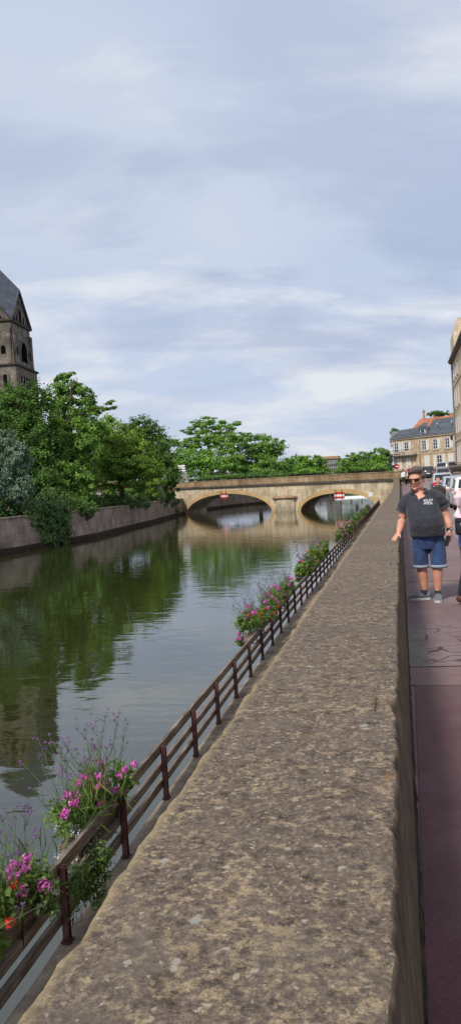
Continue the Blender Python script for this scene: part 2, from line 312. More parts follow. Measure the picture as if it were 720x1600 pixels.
# ------------------------------------------------------------------ mesh helpers
class MB:
    def __init__(s): s.v = []; s.f = []
    def add(s, v, f):
        o = len(s.v); s.v += [Vector(p) for p in v]; s.f += [tuple(i+o for i in q) for q in f]; return s
    def box(s, c, d, rot=None):
        x, y, z = d[0]/2, d[1]/2, d[2]/2
        vs = [Vector(p) for p in ((-x,-y,-z),(x,-y,-z),(x,y,-z),(-x,y,-z),(-x,-y,z),(x,-y,z),(x,y,z),(-x,y,z))]
        if rot is not None:
            m = Matrix.Rotation(rot, 3, 'Z') if isinstance(rot, (int, float)) else rot
            vs = [m @ p for p in vs]
        return s.add([Vector(c)+p for p in vs], [(0,3,2,1),(4,5,6,7),(0,1,5,4),(1,2,6,5),(2,3,7,6),(3,0,4,7)])
    def beam(s, a, b, w, h):
        a, b = Vector(a), Vector(b); d = b-a; y = d.normalized()
        x = y.cross(Vector((0,0,1))); x = x.normalized() if x.length > 1e-4 else Vector((1,0,0)); z = x.cross(y)
        return s.box((a+b)/2, (w, d.length, h), Matrix((x, y, z)).transposed())
    def loft(s, rings, cap=True, closed=True):
        n = len(rings[0]); o = len(s.v)
        for r in rings: s.v += [Vector(p) for p in r]
        for k in range(len(rings)-1):
            for i in range(n if closed else n-1):
                j = (i+1) % n; s.f.append((o+k*n+i, o+k*n+j, o+(k+1)*n+j, o+(k+1)*n+i))
        if cap:
            s.f.append(tuple(o+i for i in reversed(range(n)))); e = o+(len(rings)-1)*n; s.f.append(tuple(e+i for i in range(n)))
        return s
    def tube(s, pts, rad, n=8, ref=None, caps='round'):
        pts = [Vector(p) for p in pts]; rad = list(rad) if hasattr(rad, '__len__') else [rad]*len(pts)
        rad = [(r, r) if not hasattr(r, '__len__') else r for r in rad]
        if caps == 'round':
            d0 = (pts[0]-pts[1]).normalized(); d1 = (pts[-1]-pts[-2]).normalized()
            P0, R0 = pts[0], rad[0]; P1, R1 = pts[-1], rad[-1]
            pre = [(P0+d0*max(R0)*k, (R0[0]*q, R0[1]*q)) for k, q in ((.92, .38), (.6, .8))]
            post = [(P1+d1*max(R1)*k, (R1[0]*q, R1[1]*q)) for k, q in ((.6, .8), (.92, .38))]
            pts = [p for p, _ in pre]+pts+[p for p, _ in post]; rad = [r for _, r in pre]+rad+[r for _, r in post]
        rings = []
        for i, p in enumerate(pts):
            d = (pts[min(i+1, len(pts)-1)]-pts[max(i-1, 0)]).normalized()
            rf = Vector(ref) if ref else (Vector((0,0,1)) if abs(d.z) < .9 else Vector((0,1,0)))
            x = rf.cross(d).normalized(); y = d.cross(x)
            rings.append([p+x*rad[i][0]*math.cos(2*math.pi*k/n)+y*rad[i][1]*math.sin(2*math.pi*k/n) for k in range(n)])
        return s.loft(rings)
    def ell(s, c, r, nu=16, nv=10, rot=None):
        rings = []
        for j in range(1, nv):
            t = math.pi*j/nv
            rings.append([Vector((r[0]*math.sin(t)*math.cos(2*math.pi*i/nu), r[1]*math.sin(t)*math.sin(2*math.pi*i/nu), -r[2]*math.cos(t))) for i in range(nu)])
        if rot is not None: rings = [[rot @ p for p in q] for q in rings]
        return s.loft([[Vector(c)+p for p in q] for q in rings])
    def lathe(s, c, prof, n=20):
        return s.loft([[Vector(c)+Vector((r*math.cos(2*math.pi*k/n), r*math.sin(2*math.pi*k/n), z)) for k in range(n)] for r, z in prof])
    def prism(s, poly, d):          # poly: list of points, extruded along the vector d
        d = Vector(d); a = [Vector(p) for p in poly]; return s.loft([a, [p+d for p in a]])
    def quad(s, a, b, c, d): return s.add([a, b, c, d], [(0, 1, 2, 3)])
    def rings_z(s, rows, n=24, e=2.0):   # rows: (z, cx, rx, cy, ry)
        def se(t, e): 
            c, q = math.cos(t), math.sin(t); return (math.copysign(abs(c)**(2/e), c), math.copysign(abs(q)**(2/e), q))
        return s.loft([[Vector((cx+rx*se(2*math.pi*k/n, e)[0], cy+ry*se(2*math.pi*k/n, e)[1], z)) for k in range(n)] for z, cx, rx, cy, ry in rows])
def link(name, me, mat, parent=None, smooth=False):
    if mat is not None: me.materials.append(M[mat] if isinstance(mat, str) else mat)
    if smooth: me.polygons.foreach_set('use_smooth', [True]*len(me.polygons))
    o = bpy.data.objects.new(name, me); COL.objects.link(o)
    if parent is not None: o.parent = parent
    return o
def obj(name, mb, mat, parent=None, smooth=False, world=False, bevel=0):
    off = Vector((0, 0, 0))
    if world and parent is not None:
        p = parent
        while p is not None: off += p.location; p = p.parent
    me = bpy.data.meshes.new(name); me.from_pydata([tuple(p-off) for p in mb.v], [], mb.f); me.update()
    o = link(name, me, mat, parent, smooth)
    if bevel:
        b = o.modifiers.new('bevel', 'BEVEL'); b.width = bevel; b.segments = 2; b.limit_method = 'ANGLE'
    return o
def tag(o, label, cat, group=None):
    o['label'] = label; o['category'] = cat
    if group: o['group'] = group
    return o
def thing(name, label, cat, loc=(0, 0, 0), rz=0, group=None):
    o = bpy.data.objects.new(name, None); COL.objects.link(o); o.location = loc; o.rotation_euler.z = rz; o.empty_display_size = .1
    return tag(o, label, cat, group)
def struct(name, mb, mat, smooth=False):
    o = obj(name, mb, mat, None, smooth); o['kind'] = 'structure'; return o
def dup(root, loc, label, rz=None, group=None):
    r = root.copy(); COL.objects.link(r); r.location = loc; r['label'] = label
    if rz is not None: r.rotation_euler.z = rz
    if group: r['group'] = group
    def kids(a, b):
        for ch in a.children:
            c = ch.copy(); COL.objects.link(c); c.parent = b; kids(ch, c)
    kids(root, r); return r
def remesh(mb, voxel, smooth=4):
    me = bpy.data.meshes.new('tmp'); me.from_pydata([tuple(p) for p in mb.v], [], mb.f)
    o = bpy.data.objects.new('tmp', me); COL.objects.link(o)
    r = o.modifiers.new('r', 'REMESH'); r.mode = 'VOXEL'; r.voxel_size = voxel
    if smooth:
        q = o.modifiers.new('s', 'SMOOTH'); q.iterations = smooth; q.factor = .5
    dg = bpy.context.evaluated_depsgraph_get()
    out = bpy.data.meshes.new_from_object(o.evaluated_get(dg)); out.materials.clear()
    bpy.data.objects.remove(o); bpy.data.meshes.remove(me); return out
def robj(name, mb, mat, parent, voxel=.008, smooth=4):
    return link(name, remesh(mb, voxel, smooth), mat, parent, True)

def leaf_mesh(name, c, nrm, size, tint, mat, parent, aspect=.6, droop=None):
    """diamond leaves: centres c, facing nrm"""
    n = len(c); nrm = nrm/np.maximum(np.linalg.norm(nrm, axis=1, keepdims=True), 1e-6)
    t = rng.normal(size=(n, 3)); 
    if droop is not None: t = t*(1-droop)+np.array([0, 0, -1.0])*droop*1.6
    t -= nrm*np.sum(t*nrm, axis=1, keepdims=True); t /= np.maximum(np.linalg.norm(t, axis=1, keepdims=True), 1e-6)
    b = np.cross(nrm, t); s = size.reshape(-1, 1)
    fold = nrm*s*.12
    v = np.stack([c-t*s*.5, c+b*s*.5*aspect+fold, c+t*s*.5, c-b*s*.5*aspect+fold], 1).reshape(-1, 3)
    off = np.zeros(3); p = parent
    while p is not None: off += np.array(p.location); p = p.parent
    v = v-off
    me = bpy.data.meshes.new(name); me.vertices.add(n*4); me.vertices.foreach_set('co', v.astype(np.float32).ravel())
    me.loops.add(n*4); me.loops.foreach_set('vertex_index', np.arange(n*4, dtype=np.int32))
    me.polygons.add(n); me.polygons.foreach_set('loop_start', np.arange(0, n*4, 4, dtype=np.int32))
    a = me.attributes.new('tint', 'FLOAT', 'FACE'); a.data.foreach_set('value', np.clip(tint, 0, 1).astype(np.float32))
    me.update(); me.validate()
    return link(name, me, mat, parent)
def blob_leaves(blobs, n, clump=.24, per=70, up=.5, hollow=.55, fill=.15):
    """leaves gathered in clumps through the outer part of several ellipsoids"""
    vol = np.array([b[3]*b[4]*b[5] for b in blobs])**.72; vol /= vol.sum(); C, Nn, T = [], [], []
    for b, w in zip(blobs, vol):
        k = int(n*w); nc = max(4, k//per)
        d = rng.normal(size=(nc, 3)); d /= np.linalg.norm(d, axis=1, keepdims=True)
        rr = hollow+(1.03-hollow)*rng.random(nc)**.6; rr[rng.random(nc) < fill] *= .6
        ctr = d*rr[:, None]; ct = rng.random(nc)
        idx = rng.integers(0, nc, k); sg = clump*(.55+.9*rng.random(nc))[idx][:, None]
        q = ctr[idx]+rng.normal(size=(k, 3))*sg*np.array([.55, .55, .38])
        R3 = np.array(b[3:6]); C.append(np.array(b[:3])+q*R3)
        Nn.append(d[idx]*.7+np.array([0, 0, up])+rng.normal(size=(k, 3))*.55)
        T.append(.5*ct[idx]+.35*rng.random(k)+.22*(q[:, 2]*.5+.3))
    return np.concatenate(C), np.concatenate(Nn), np.concatenate(T)
def tree(name, label, base, blobs, n, leaf, mat, trunk=(.3, .5), group=None, per=70, clump=.24, limbs=9, fill=.15, hollow=.5, droop=None, aspect=.6, lean=None):
    base = Vector(base); t = thing(name, label, 'tree', base, 0, group)
    c, nn, tt = blob_leaves(blobs, n, clump, per, fill=fill, hollow=hollow)
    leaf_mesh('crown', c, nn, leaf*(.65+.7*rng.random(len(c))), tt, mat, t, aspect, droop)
    mb = MB(); top = sum((Vector(b[:3])*b[3] for b in blobs), Vector())/sum(b[3] for b in blobs)
    top.z = max(b[2] for b in blobs); 
    if lean: top = Vector(lean)
    pts = []
    for k in range(7):
        f = k/6; p = base.lerp(top, f); p += Vector((math.sin(f*5+base.x), math.cos(f*4+base.y), 0))*.15*f; pts.append(p)
    mb.tube(pts, [trunk[0]*(1-.85*k/6) for k in range(7)], 8, caps='none')
    obj('trunk', mb, 'bark', t, True, True)
    lb = MB()
    for i in range(limbs):
        b = blobs[i % len(blobs)]; e = Vector(b[:3])+Vector((random.uniform(-.6, .6)*b[3], random.uniform(-.6, .6)*b[4], random.uniform(-.2, .7)*b[5]))
        f = random.uniform(.2, .75); s = base.lerp(top, f); r = trunk[0]*(1-.85*f)*.6
        mids = [s.lerp(e, q)+Vector((random.uniform(-.1, .1), random.uniform(-.1, .1), .12*math.sin(q*3)))*(e-s).length*.4 for q in (.33, .66)]
        lb.tube([s]+mids+[e], [r, r*.7, r*.45, r*.15], 6, caps='none')
    obj('limbs', lb, 'bark', t, True, True)
    return t

# ------------------------------------------------------------------ setting
def road_z(y):
    k = [(-1e3, 0), (48, 0), (56, .04), (63, .16), (75, .55), (88, 1.05), (100, 1.65), (125, 2.5), (150, 3.2), (1e4, 3.2)]
    for (a, za), (b, zb) in zip(k, k[1:]):
        if a <= y <= b: return za+(zb-za)*(y-a)/(b-a)
def walltop_z(y):
    k = [(-1e3, .85), (60, .85), (66, .9), (74, 1.1), (82, 1.5), (89, 2.05), (96, 2.55), (1e4, 2.55)]
    for (a, za), (b, zb) in zip(k, k[1:]):
        if a <= y <= b: return za+(zb-za)*(y-a)/(b-a)
WZ = -1.63                                             # water level
XR, XL = -.05, -.64                                    # faces of the quay parapet
mb = MB(); mb.quad((-3000, -400, -3), (3000, -400, -3), (3000, 5000, -3), (-3000, 5000, -3)); struct('ground', mb, 'earth')
mb = MB(); mb.quad((-60, -60, WZ), (6, -60, WZ), (6, 240, WZ), (-60, 240, WZ)); struct('water', mb, 'water')
ys = [-3, 0, 2, 4, 6, 8, 12, 20, 30, 40, 48, 52, 56, 60, 63, 67, 71, 75, 80, 84, 88, 94, 100, 110, 125, 150, 400]
mb = MB(); mb.loft([[(-.35, y, road_z(y)), (1.75, y, road_z(y)), (80, y, road_z(y)), (80, y, -2.9), (-.35, y, -2.9)] for y in ys], True); struct('pavement', mb, 'worn_asphalt')
mb = MB(); mb.loft([[(1.35 if y < 60 else .9, y, road_z(y)+.012), (7.9, y, road_z(y)+.012)] for y in ys], False, False); struct('road', mb, 'grey_asphalt')
def sheet(name, pts, z, mat):
    mb = MB(); mb.add([(p[0], p[1], z) for p in pts], [tuple(range(len(pts)))]); return struct(name, mb, mat)
sheet('pavement_patch', [(-.04, -2), (1.3, -2), (1.3, 6.26), (.03, 6.28)], .006, 'red_asphalt')
sheet('pavement_patch', [(-.04, 6.29), (1.34, 6.27), (1.34, 6.88), (-.02, 6.88)], .006, 'pink_patch')
sheet('pavement_patch', [(.14, 6.9), (1.34, 7.0), (1.34, 8.82), (.19, 8.84)], .008, 'cracked')
sheet('pavement_patch', [(-.04, 12.6), (1.34, 12.6), (1.34, 16.5), (-.04, 16.6)], .006, 'pink_patch')
for a, b in ((6.9, 7.38), (7.395, 8.0), (8.015, 8.38), (8.395, 8.86)):
    mb = MB(); mb.box((.065, (a+b)/2, .002), (.2, b-a, .02)); o = struct('paving_slab', mb, 'slab')
# land on the far bank and upstream
LQ = [(-27.5, -30), (-26.5, 20), (-24.8, 44), (-24.6, 59), (-28.2, 86), (-32.4, 113), (-33.4, 124), (-31.5, 140), (-27, 158), (-22, 180), (-16, 232)]
mb = MB(); mb.loft([[(x, y, .62), (-400, y, .62), (-400, y, -2.9), (x, y, -2.9)] for x, y in LQ], True); struct('far_bank', mb, 'grass')
mb = MB(); mb.box((0, 215+900, -.9), (3000, 1800, 3.4)); struct('upstream_land', mb, 'grass')
# hills on the horizon
mb = MB(); rows = []
for k in range(61):
    x = -900+k*32; h = 26+16*math.sin(k*.31)+9*math.sin(k*.83+1)
    rows.append([(x, 1500, -2), (x, 1560, h*.7), (x, 1640, h), (x, 1800, -2)])
mb.loft(rows); struct('hills', mb, 'leaf_far' if False else 'grass', True)

# quay parapet: a thick stone wall with worn, rounded edges
def parapet():
    t = thing('parapet_wall', 'thick lichen covered stone parapet wall running along the quay beside the pavement', 'wall', (-.35, 0, 0))
    y = -.6; ysamp = []
    while y < 96.2:
        ysamp.append(y); y += .013 if y < 3.2 else (.03 if y < 8 else (.09 if y < 20 else .6))
    prof = []
    w = XR-XL; r = .018
    prof += [(XR+.035, -.25, 0), (XR+.034, .0, .004), (XR+.028, .2, .008), (XR+.02, .4, .009), (XR+.01, .58, .009), (XR+.004, .72, .009), (XR+.001, .79, .009), (XR, .82, .009)]
    for k in range(6): a = R(90*k/5); prof.append((XR-r+r*math.cos(a), .85-r+r*math.sin(a), .009))
    nt_ = 34
    for k in range(1, nt_): prof.append((XR-r-(w-2*r)*k/nt_, .85, .006))
    for k in range(6): a = R(90+90*k/5); prof.append((XL+r+r*math.cos(a), .85-r+r*math.sin(a), .012))
    prof += [(XL, .7, .02), (XL+.02, .55, .015), (XL+.02, 0, .01), (XL+.02, -1.2, 0)]
    mb = MB(); rows = []
    for y in ysamp:
        dz = walltop_z(y)-.85; rz_ = road_z(y); row = []
        for x, z, am in prof:
            if z > .5: zz = z+dz
            elif x > -.2: zz = rz_+(z if z < 0 else z*(.85+dz-rz_)/.85)
            else: zz = z
            if am:
                q = Vector((x*7, y*7, z*7)); n = noise.fractal(q, 1, 2, 4)
                n2 = noise.noise(Vector((x*1.3, y*.8, z)))*(.3 if x < XL+.1 else 1.0)
                k = am*(n+n2)
                if z < .8 or x > XR-.06 or x < XL+.06: x2 = x+k*(1 if x > -.3 else -1)*.8
                else: x2 = x
                # worn bites out of the edges
                if x > XR-.07 and z > .75:
                    bt = max(0, noise.noise(Vector((3, y*2.3, 5)))-.25)*.05+max(0, noise.fractal(Vector((8, y*9, 5)), 1, 2, 3))*.012; x2 -= bt; zz -= bt*.7
                if x < XL+.08 and z > .68:
                    bt = noise.fractal(Vector((9, y*2.6, 5)), 1, 2, 4)*.008+max(0, noise.noise(Vector((30, y*1.1, 5)))-.35)*.02; x2 += bt; zz -= max(0, bt)*.5
                row.append((x2, y, zz+k*.5))
            else: row.append((x, y, zz))
        rows.append(row)
    mb.loft(rows, True, True)
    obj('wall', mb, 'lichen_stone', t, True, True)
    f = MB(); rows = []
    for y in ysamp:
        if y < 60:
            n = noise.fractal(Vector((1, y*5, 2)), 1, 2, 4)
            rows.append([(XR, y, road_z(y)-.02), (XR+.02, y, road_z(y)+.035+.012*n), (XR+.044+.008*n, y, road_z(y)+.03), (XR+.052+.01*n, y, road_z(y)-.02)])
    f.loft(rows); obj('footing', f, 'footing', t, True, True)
parapet()
def fx(y): return -1.985-.0155*min(y, 15)-.0005*max(0, y-15)
# lower ledge along the water
mb = MB(); rows = []
for k in range(420):
    y = -2+k*.09 if k < 340 else 28.6+(k-340)*.78
    n = noise.fractal(Vector((2, y*2.5, 1)), 1, 2, 4); s = math.floor(y/.62); st = (random.Random(s).random()-.5)*.11; jt = -.05 if (y/.62-s) < .13 else 0; st += jt
    if k >= 340: st = 0
    rows.append([(-.3, y, -2.8), (-.3, y, -.86), (-1.0, y, -.86+.02*n+st*.5), (-1.55, y, -.88+.03*n+st), (fx(y)+.24, y, -.9+.03*n+st), (fx(y)+.16, y, -.93+.008*n), (fx(y)+.04, y, -.93+.008*n), (fx(y)-.05+.015*n, y, -.95), (fx(y)-.09+.015*n, y, -2.8)])
mb.loft(rows); struct('quay_ledge', mb, 'ledge_stone')

# ------------------------------------------------------------------ water-side fence
def fence():
    t = thing('wooden_fence', 'low fence of three weathered wooden rails on dark red posts along the water', 'fence', (-2.1, 0, -.93))
    y = 1.0; i = 0; posts = []
    while y < 84: posts.append(y); y += 1.035
    for y in posts:
        x = fx(y); mb = MB()
        if y < 30:
            for s in (-1, 1): mb.box((x, y+s*.016, -.705), (.04, .007, .45))
            mb.box((x, y, -.705), (.007, .026, .45)); mb.box((x, y, -.926), (.06, .06, .016))
        else: mb.box((x, y, -.715), (.04, .036, .43))
        obj('post', mb, 'rail_metal', t, False, True)
    for z, h in ((-.505, .082), (-.665, .066), (-.805, .066)):
        mb = MB(); k = 0
        while k < len(posts)-1:
            k2 = min(k+3, len(posts)-1); a, b = posts[k], posts[k2]; j = random.uniform(-.006, .006)
            mb.beam((fx(a)-.042, a+.006, z+j), (fx(b)-.042, b-.006, z-j*.6), .034, h); k = k2
        obj('rail', mb, 'wood', t, False, True, .006)
    return posts
fence()

# ------------------------------------------------------------------ flower boxes
BLOOM = {}
def cluster(pts, n, r):
    pts = np.array(pts); k = np.repeat(np.arange(len(pts)), n); d = rng.normal(size=(len(k), 3)); d /= np.linalg.norm(d, axis=1, keepdims=True)
    return pts[k]+d*r*rng.random((len(k), 1))**.4*np.array([1, 1, .8]), d+rng.normal(size=d.shape)*.3
def bloom_heads(name, pts, n, r, leaf, mat, parent, each=True):
    for p in ([[q] for q in pts] if each else [pts]):
        c, d = cluster(p, n, r*random.uniform(.75, 1.2) if each else r)
        o = leaf_mesh(name, c, d, leaf*(.7+.6*rng.random(len(c))), rng.random(len(c)), mat, parent, .85)
        if not each: o['kind'] = 'stuff'
def flower_box(y, length, label, seed, stems=0, pink=7, red=3, white=0, lush=1.0, near=True, colour2='bloom_red', stem_h=.42, xo=-.13, zo=0, tall=1.0, spill=.0):
    rr = random.Random(seed); x = fx(y)+xo; z0 = -.60+zo
    t = thing('flower_box', label, 'flower box', (x, y, z0-.08), 0, 'flower boxes hung on the water-side fence')
    mb = MB(); a = length/2
    prof = [(-.075, .13), (.075, .13), (.055, 0), (-.055, 0)]
    mb.loft([[(x+p, y+s*a, z0-.08+q) for p, q in prof] for s in (-1, 1)]); obj('trough', mb, 'wood' if near else 'black', t, False, True, .006)
    if near:
        for s in (-.6, .6):
            bk = MB(); bk.tube([(x+.15, y+s*a, z0+.1), (x+.10, y+s*a, z0+.1), (x+.085, y+s*a, z0-.1), (x+.03, y+s*a, z0-.12), (x-.07, y+s*a, z0-.1)], .007, 6); obj('bracket', bk, 'iron', t, True, True)
    blobs = []
    for k in range(max(5, int(length*11))):
        blobs.append((x+rr.uniform(-.1, .1+spill), y+rr.uniform(-a, a), z0+rr.uniform(.05, .2*tall), rr.uniform(.08, .12), rr.uniform(.09, .14), rr.uniform(.07, .12)*tall))
    for k in range(int(4*length)+1): blobs.append((x+rr.uniform(-.18, -.05), y+rr.uniform(-a, a), z0+rr.uniform(-.12, .03), .08, .1, .1))
    nl = int((3400 if near else 1300)*length*lush)
    c, nn, tt = blob_leaves(blobs, nl, .4, 24, hollow=.3)
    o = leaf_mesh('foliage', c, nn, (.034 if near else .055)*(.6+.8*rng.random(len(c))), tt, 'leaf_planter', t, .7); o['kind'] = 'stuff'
    def heads(n):          # on the upper, outer skin of the foliage
        out = []
        for _ in range(n):
            b = rr.choice(blobs); d = Vector((rr.uniform(-.3, .8), rr.uniform(-1, .15), rr.uniform(.1, 1))).normalized(); out.append((b[0]+d.x*b[3]*1.15, b[1]+d.y*b[4]*1.15, b[2]+d.z*b[5]*1.2+.02))
        return out
    q, lf = (34, .02) if near else (18, .034)
    if pink: bloom_heads('pink_blossom', heads(pink), int(q*1.3), .039 if near else .044, lf, 'bloom_pink', t)
    if red: bloom_heads('red_blossom' if colour2 == 'bloom_red' else 'salmon_blossom', heads(red), q-8, .027 if near else .045, lf, colour2, t)
    if white: bloom_heads('white_blossoms', [(x+rr.uniform(-.12, .08), y-a+rr.uniform(-.06, .25), z0+rr.uniform(-.04, .2)) for _ in range(white)], 46, .055, .013 if near else .03, 'bloom_white', t, False)
    if stems:
        sm = MB(); tips = []
        for k in range(stems):
            p = Vector((x+rr.uniform(-.1, .06), y+rr.uniform(-a, a), z0+.1)); h = stem_h*rr.uniform(.6, 1.25)
            e = p+Vector((rr.gauss(-.05, .14), rr.gauss(.0, .16), h)); m_ = p.lerp(e, .5)+Vector((rr.uniform(-.03, .03), rr.uniform(-.03, .03), .02))
            sm.tube([p, m_, e], [.0028 if near else .004, .0022 if near else .0035, .0016 if near else .003], 4, caps='none'); tips.append(tuple(e))
            for _ in range(rr.choice((1, 2, 2, 3))):
                s0 = p.lerp(e, rr.uniform(.45, .9)); e2 = s0+Vector((rr.gauss(0, .06), rr.gauss(0, .06), rr.uniform(.05, .14))); sm.tube([s0, e2], [.0017, .0013], 4, caps='none'); tips.append(tuple(e2))
        o = obj('tall_stems', sm, 'stem', t, True, True); o['kind'] = 'stuff'
        bloom_heads('stem_flowers', tips, 9, .015 if near else .022, .011 if near else .018, 'bloom_purple', t, False)
        nb = int(stems*9); c = np.array([x, y, z0+.15])+rng.normal(size=(nb, 3))*np.array([.07, a*.55, .07])
        c[:, 2] += rng.random(nb)*.14
        o = leaf_mesh('blades', c, rng.normal(size=(nb, 3))*np.array([1, 1, .15]), .12+.1*rng.random(nb), rng.random(nb)*.9, 'leaf_planter', t, .06, .55); o['kind'] = 'stuff'
    return t
flower_box(3.3, 1.1, 'nearest flower box with purple and red geraniums hanging over its brown trough', 3, 46, 28, 9, 0, 1.4, xo=-.12, zo=.02, tall=1.15, spill=.06)
flower_box(4.88, .78, 'flower box with bright pink geraniums, white filler and a tall spray of stems above it', 11, 40, 38, 8, 16, 1.35, stem_h=.5, tall=1.25)
flower_box(11.5, 1.0, 'flower box with pale green plants and pink blooms, first of the middle cluster', 21, 26, 16, 7, 12, 1.3, zo=.06, tall=1.3)
flower_box(13.0, 1.0, 'flower box with red and pink blooms, second of the middle cluster', 22, 26, 14, 7, 0, 1.3, zo=.06, tall=1.3)
flower_box(14.7, 1.2, 'flower box crowded with magenta blooms, last of the middle cluster', 23, 26, 30, 0, 0, 1.1, zo=.06, tall=1.3)
flower_box(18.6, 1.8, 'bushy green flower box with salmon blooms, just beyond the middle cluster', 31, 16, 3, 14, 0, 1.8, False, 'bloom_salmon', zo=.08, tall=1.7)
flower_box(20.8, 1.9, 'bushy green flower box with a few orange flowers along its top edge', 32, 16, 0, 12, 0, 1.9, False, 'bloom_salmon', zo=.08, tall=1.8)
flower_box(23.2, 1.6, 'rounded green flower box almost without flowers, after the orange flowered one', 33, 14, 1, 3, 0, 1.8, False, 'bloom_salmon', zo=.08, tall=1.7)
for k, (y, lab) in enumerate(((30.5, 'pale pink flower box of the far group along the fence, closest of that group'), (34, 'pink and green flower box second in the far group'), (38, 'broad green flower box in the middle of the far group'), (43, 'green flower box with few blooms behind the broad one'), (50, 'small pink flower box near the bridge end of the fence'), (57, 'last flower box before the small white boards by the bridge'))):
    flower_box(y, 2.4, lab, 41+k, 8, (24, 18, 3, 2, 24, 10)[k], (5, 3, 4, 3, 4, 2)[k], 0, 1.6, False, 'bloom_salmon', zo=.08, tall=1.7)
# trailing plant pushed through the rails
t = thing('trailing_plant', 'tangled green plant hanging between the fence rails below the top rail', 'plant', (-2.08, 4.45, -.75))
bl = [(-2.1, 4.3, -.66, .1, .16, .1), (-2.08, 4.5, -.72, .1, .18, .13), (-2.06, 4.65, -.7, .09, .14, .12), (-2.1, 4.2, -.78, .09, .12, .12), (-2.05, 4.55, -.86, .08, .16, .08)]
c, nn, tt = blob_leaves(bl, 2600, .4, 20, hollow=.3); leaf_mesh('leaves', c, nn, .026*(.6+.8*rng.random(len(c))), tt*.7, 'leaf_planter', t, .5)
sm = MB()
for k in range(26):
    p = Vector((-2.12, random.uniform(4.1, 4.75), -.58)); e = p+Vector((random.uniform(-.02, .12), random.uniform(-.15, .15), -random.uniform(.15, .34))); sm.tube([p, p.lerp(e, .5)+Vector((.05, random.uniform(-.05, .05), 0)), e], .002, 4, caps='none')
obj('vines', sm, 'stem', t, True, True)

# ------------------------------------------------------------------ bridge
BR, BL = Vector((-.66, 87.6, 0)), Vector((-33.6, 113.2, 0))
bu = (BL-BR).normalized(); bd = Vector((.1, 1, 0)); bn = Vector((-bu.y, bu.x, 0)); bn = bn if bn.y > 0 else -bn; BLEN = (BL-BR).length
def bdeck(s): return 1.62+.62*(max(0, s)/BLEN)**.9
def s_of(px):               # distance along the bridge face seen at photo column px
    lo, hi = -2, BLEN+4
    for _ in range(40):
        md = (lo+hi)/2; P = BR+bu*md; c = CR.T @ np.array([P.x, P.y, .2-ZC]); x = 360+F*c[0]/-c[2]
        if x > px: lo = md
        else: hi = md
    return lo
A1 = (s_of(588), s_of(468), .42); A2 = (s_of(424), s_of(291), 1.02)        # springings and crown heights
def arch_z(s, off=0):
    for a, b, cr in (A1, A2):
        a, b, cr2 = a-off, b+off, cr+off
        lo, hi = min(a, b), max(a, b)
        if lo < s < hi:
            c = (lo+hi)/2; h = (hi-lo)/2; f = (s-c)/h; rise = cr2-(-1.75)
            return -1.75+rise*math.sqrt(max(0, 1-abs(f)**2.15))
    return None
def bp(s, d, z): return BR+bu*s+bd*d+Vector((0, 0, z))
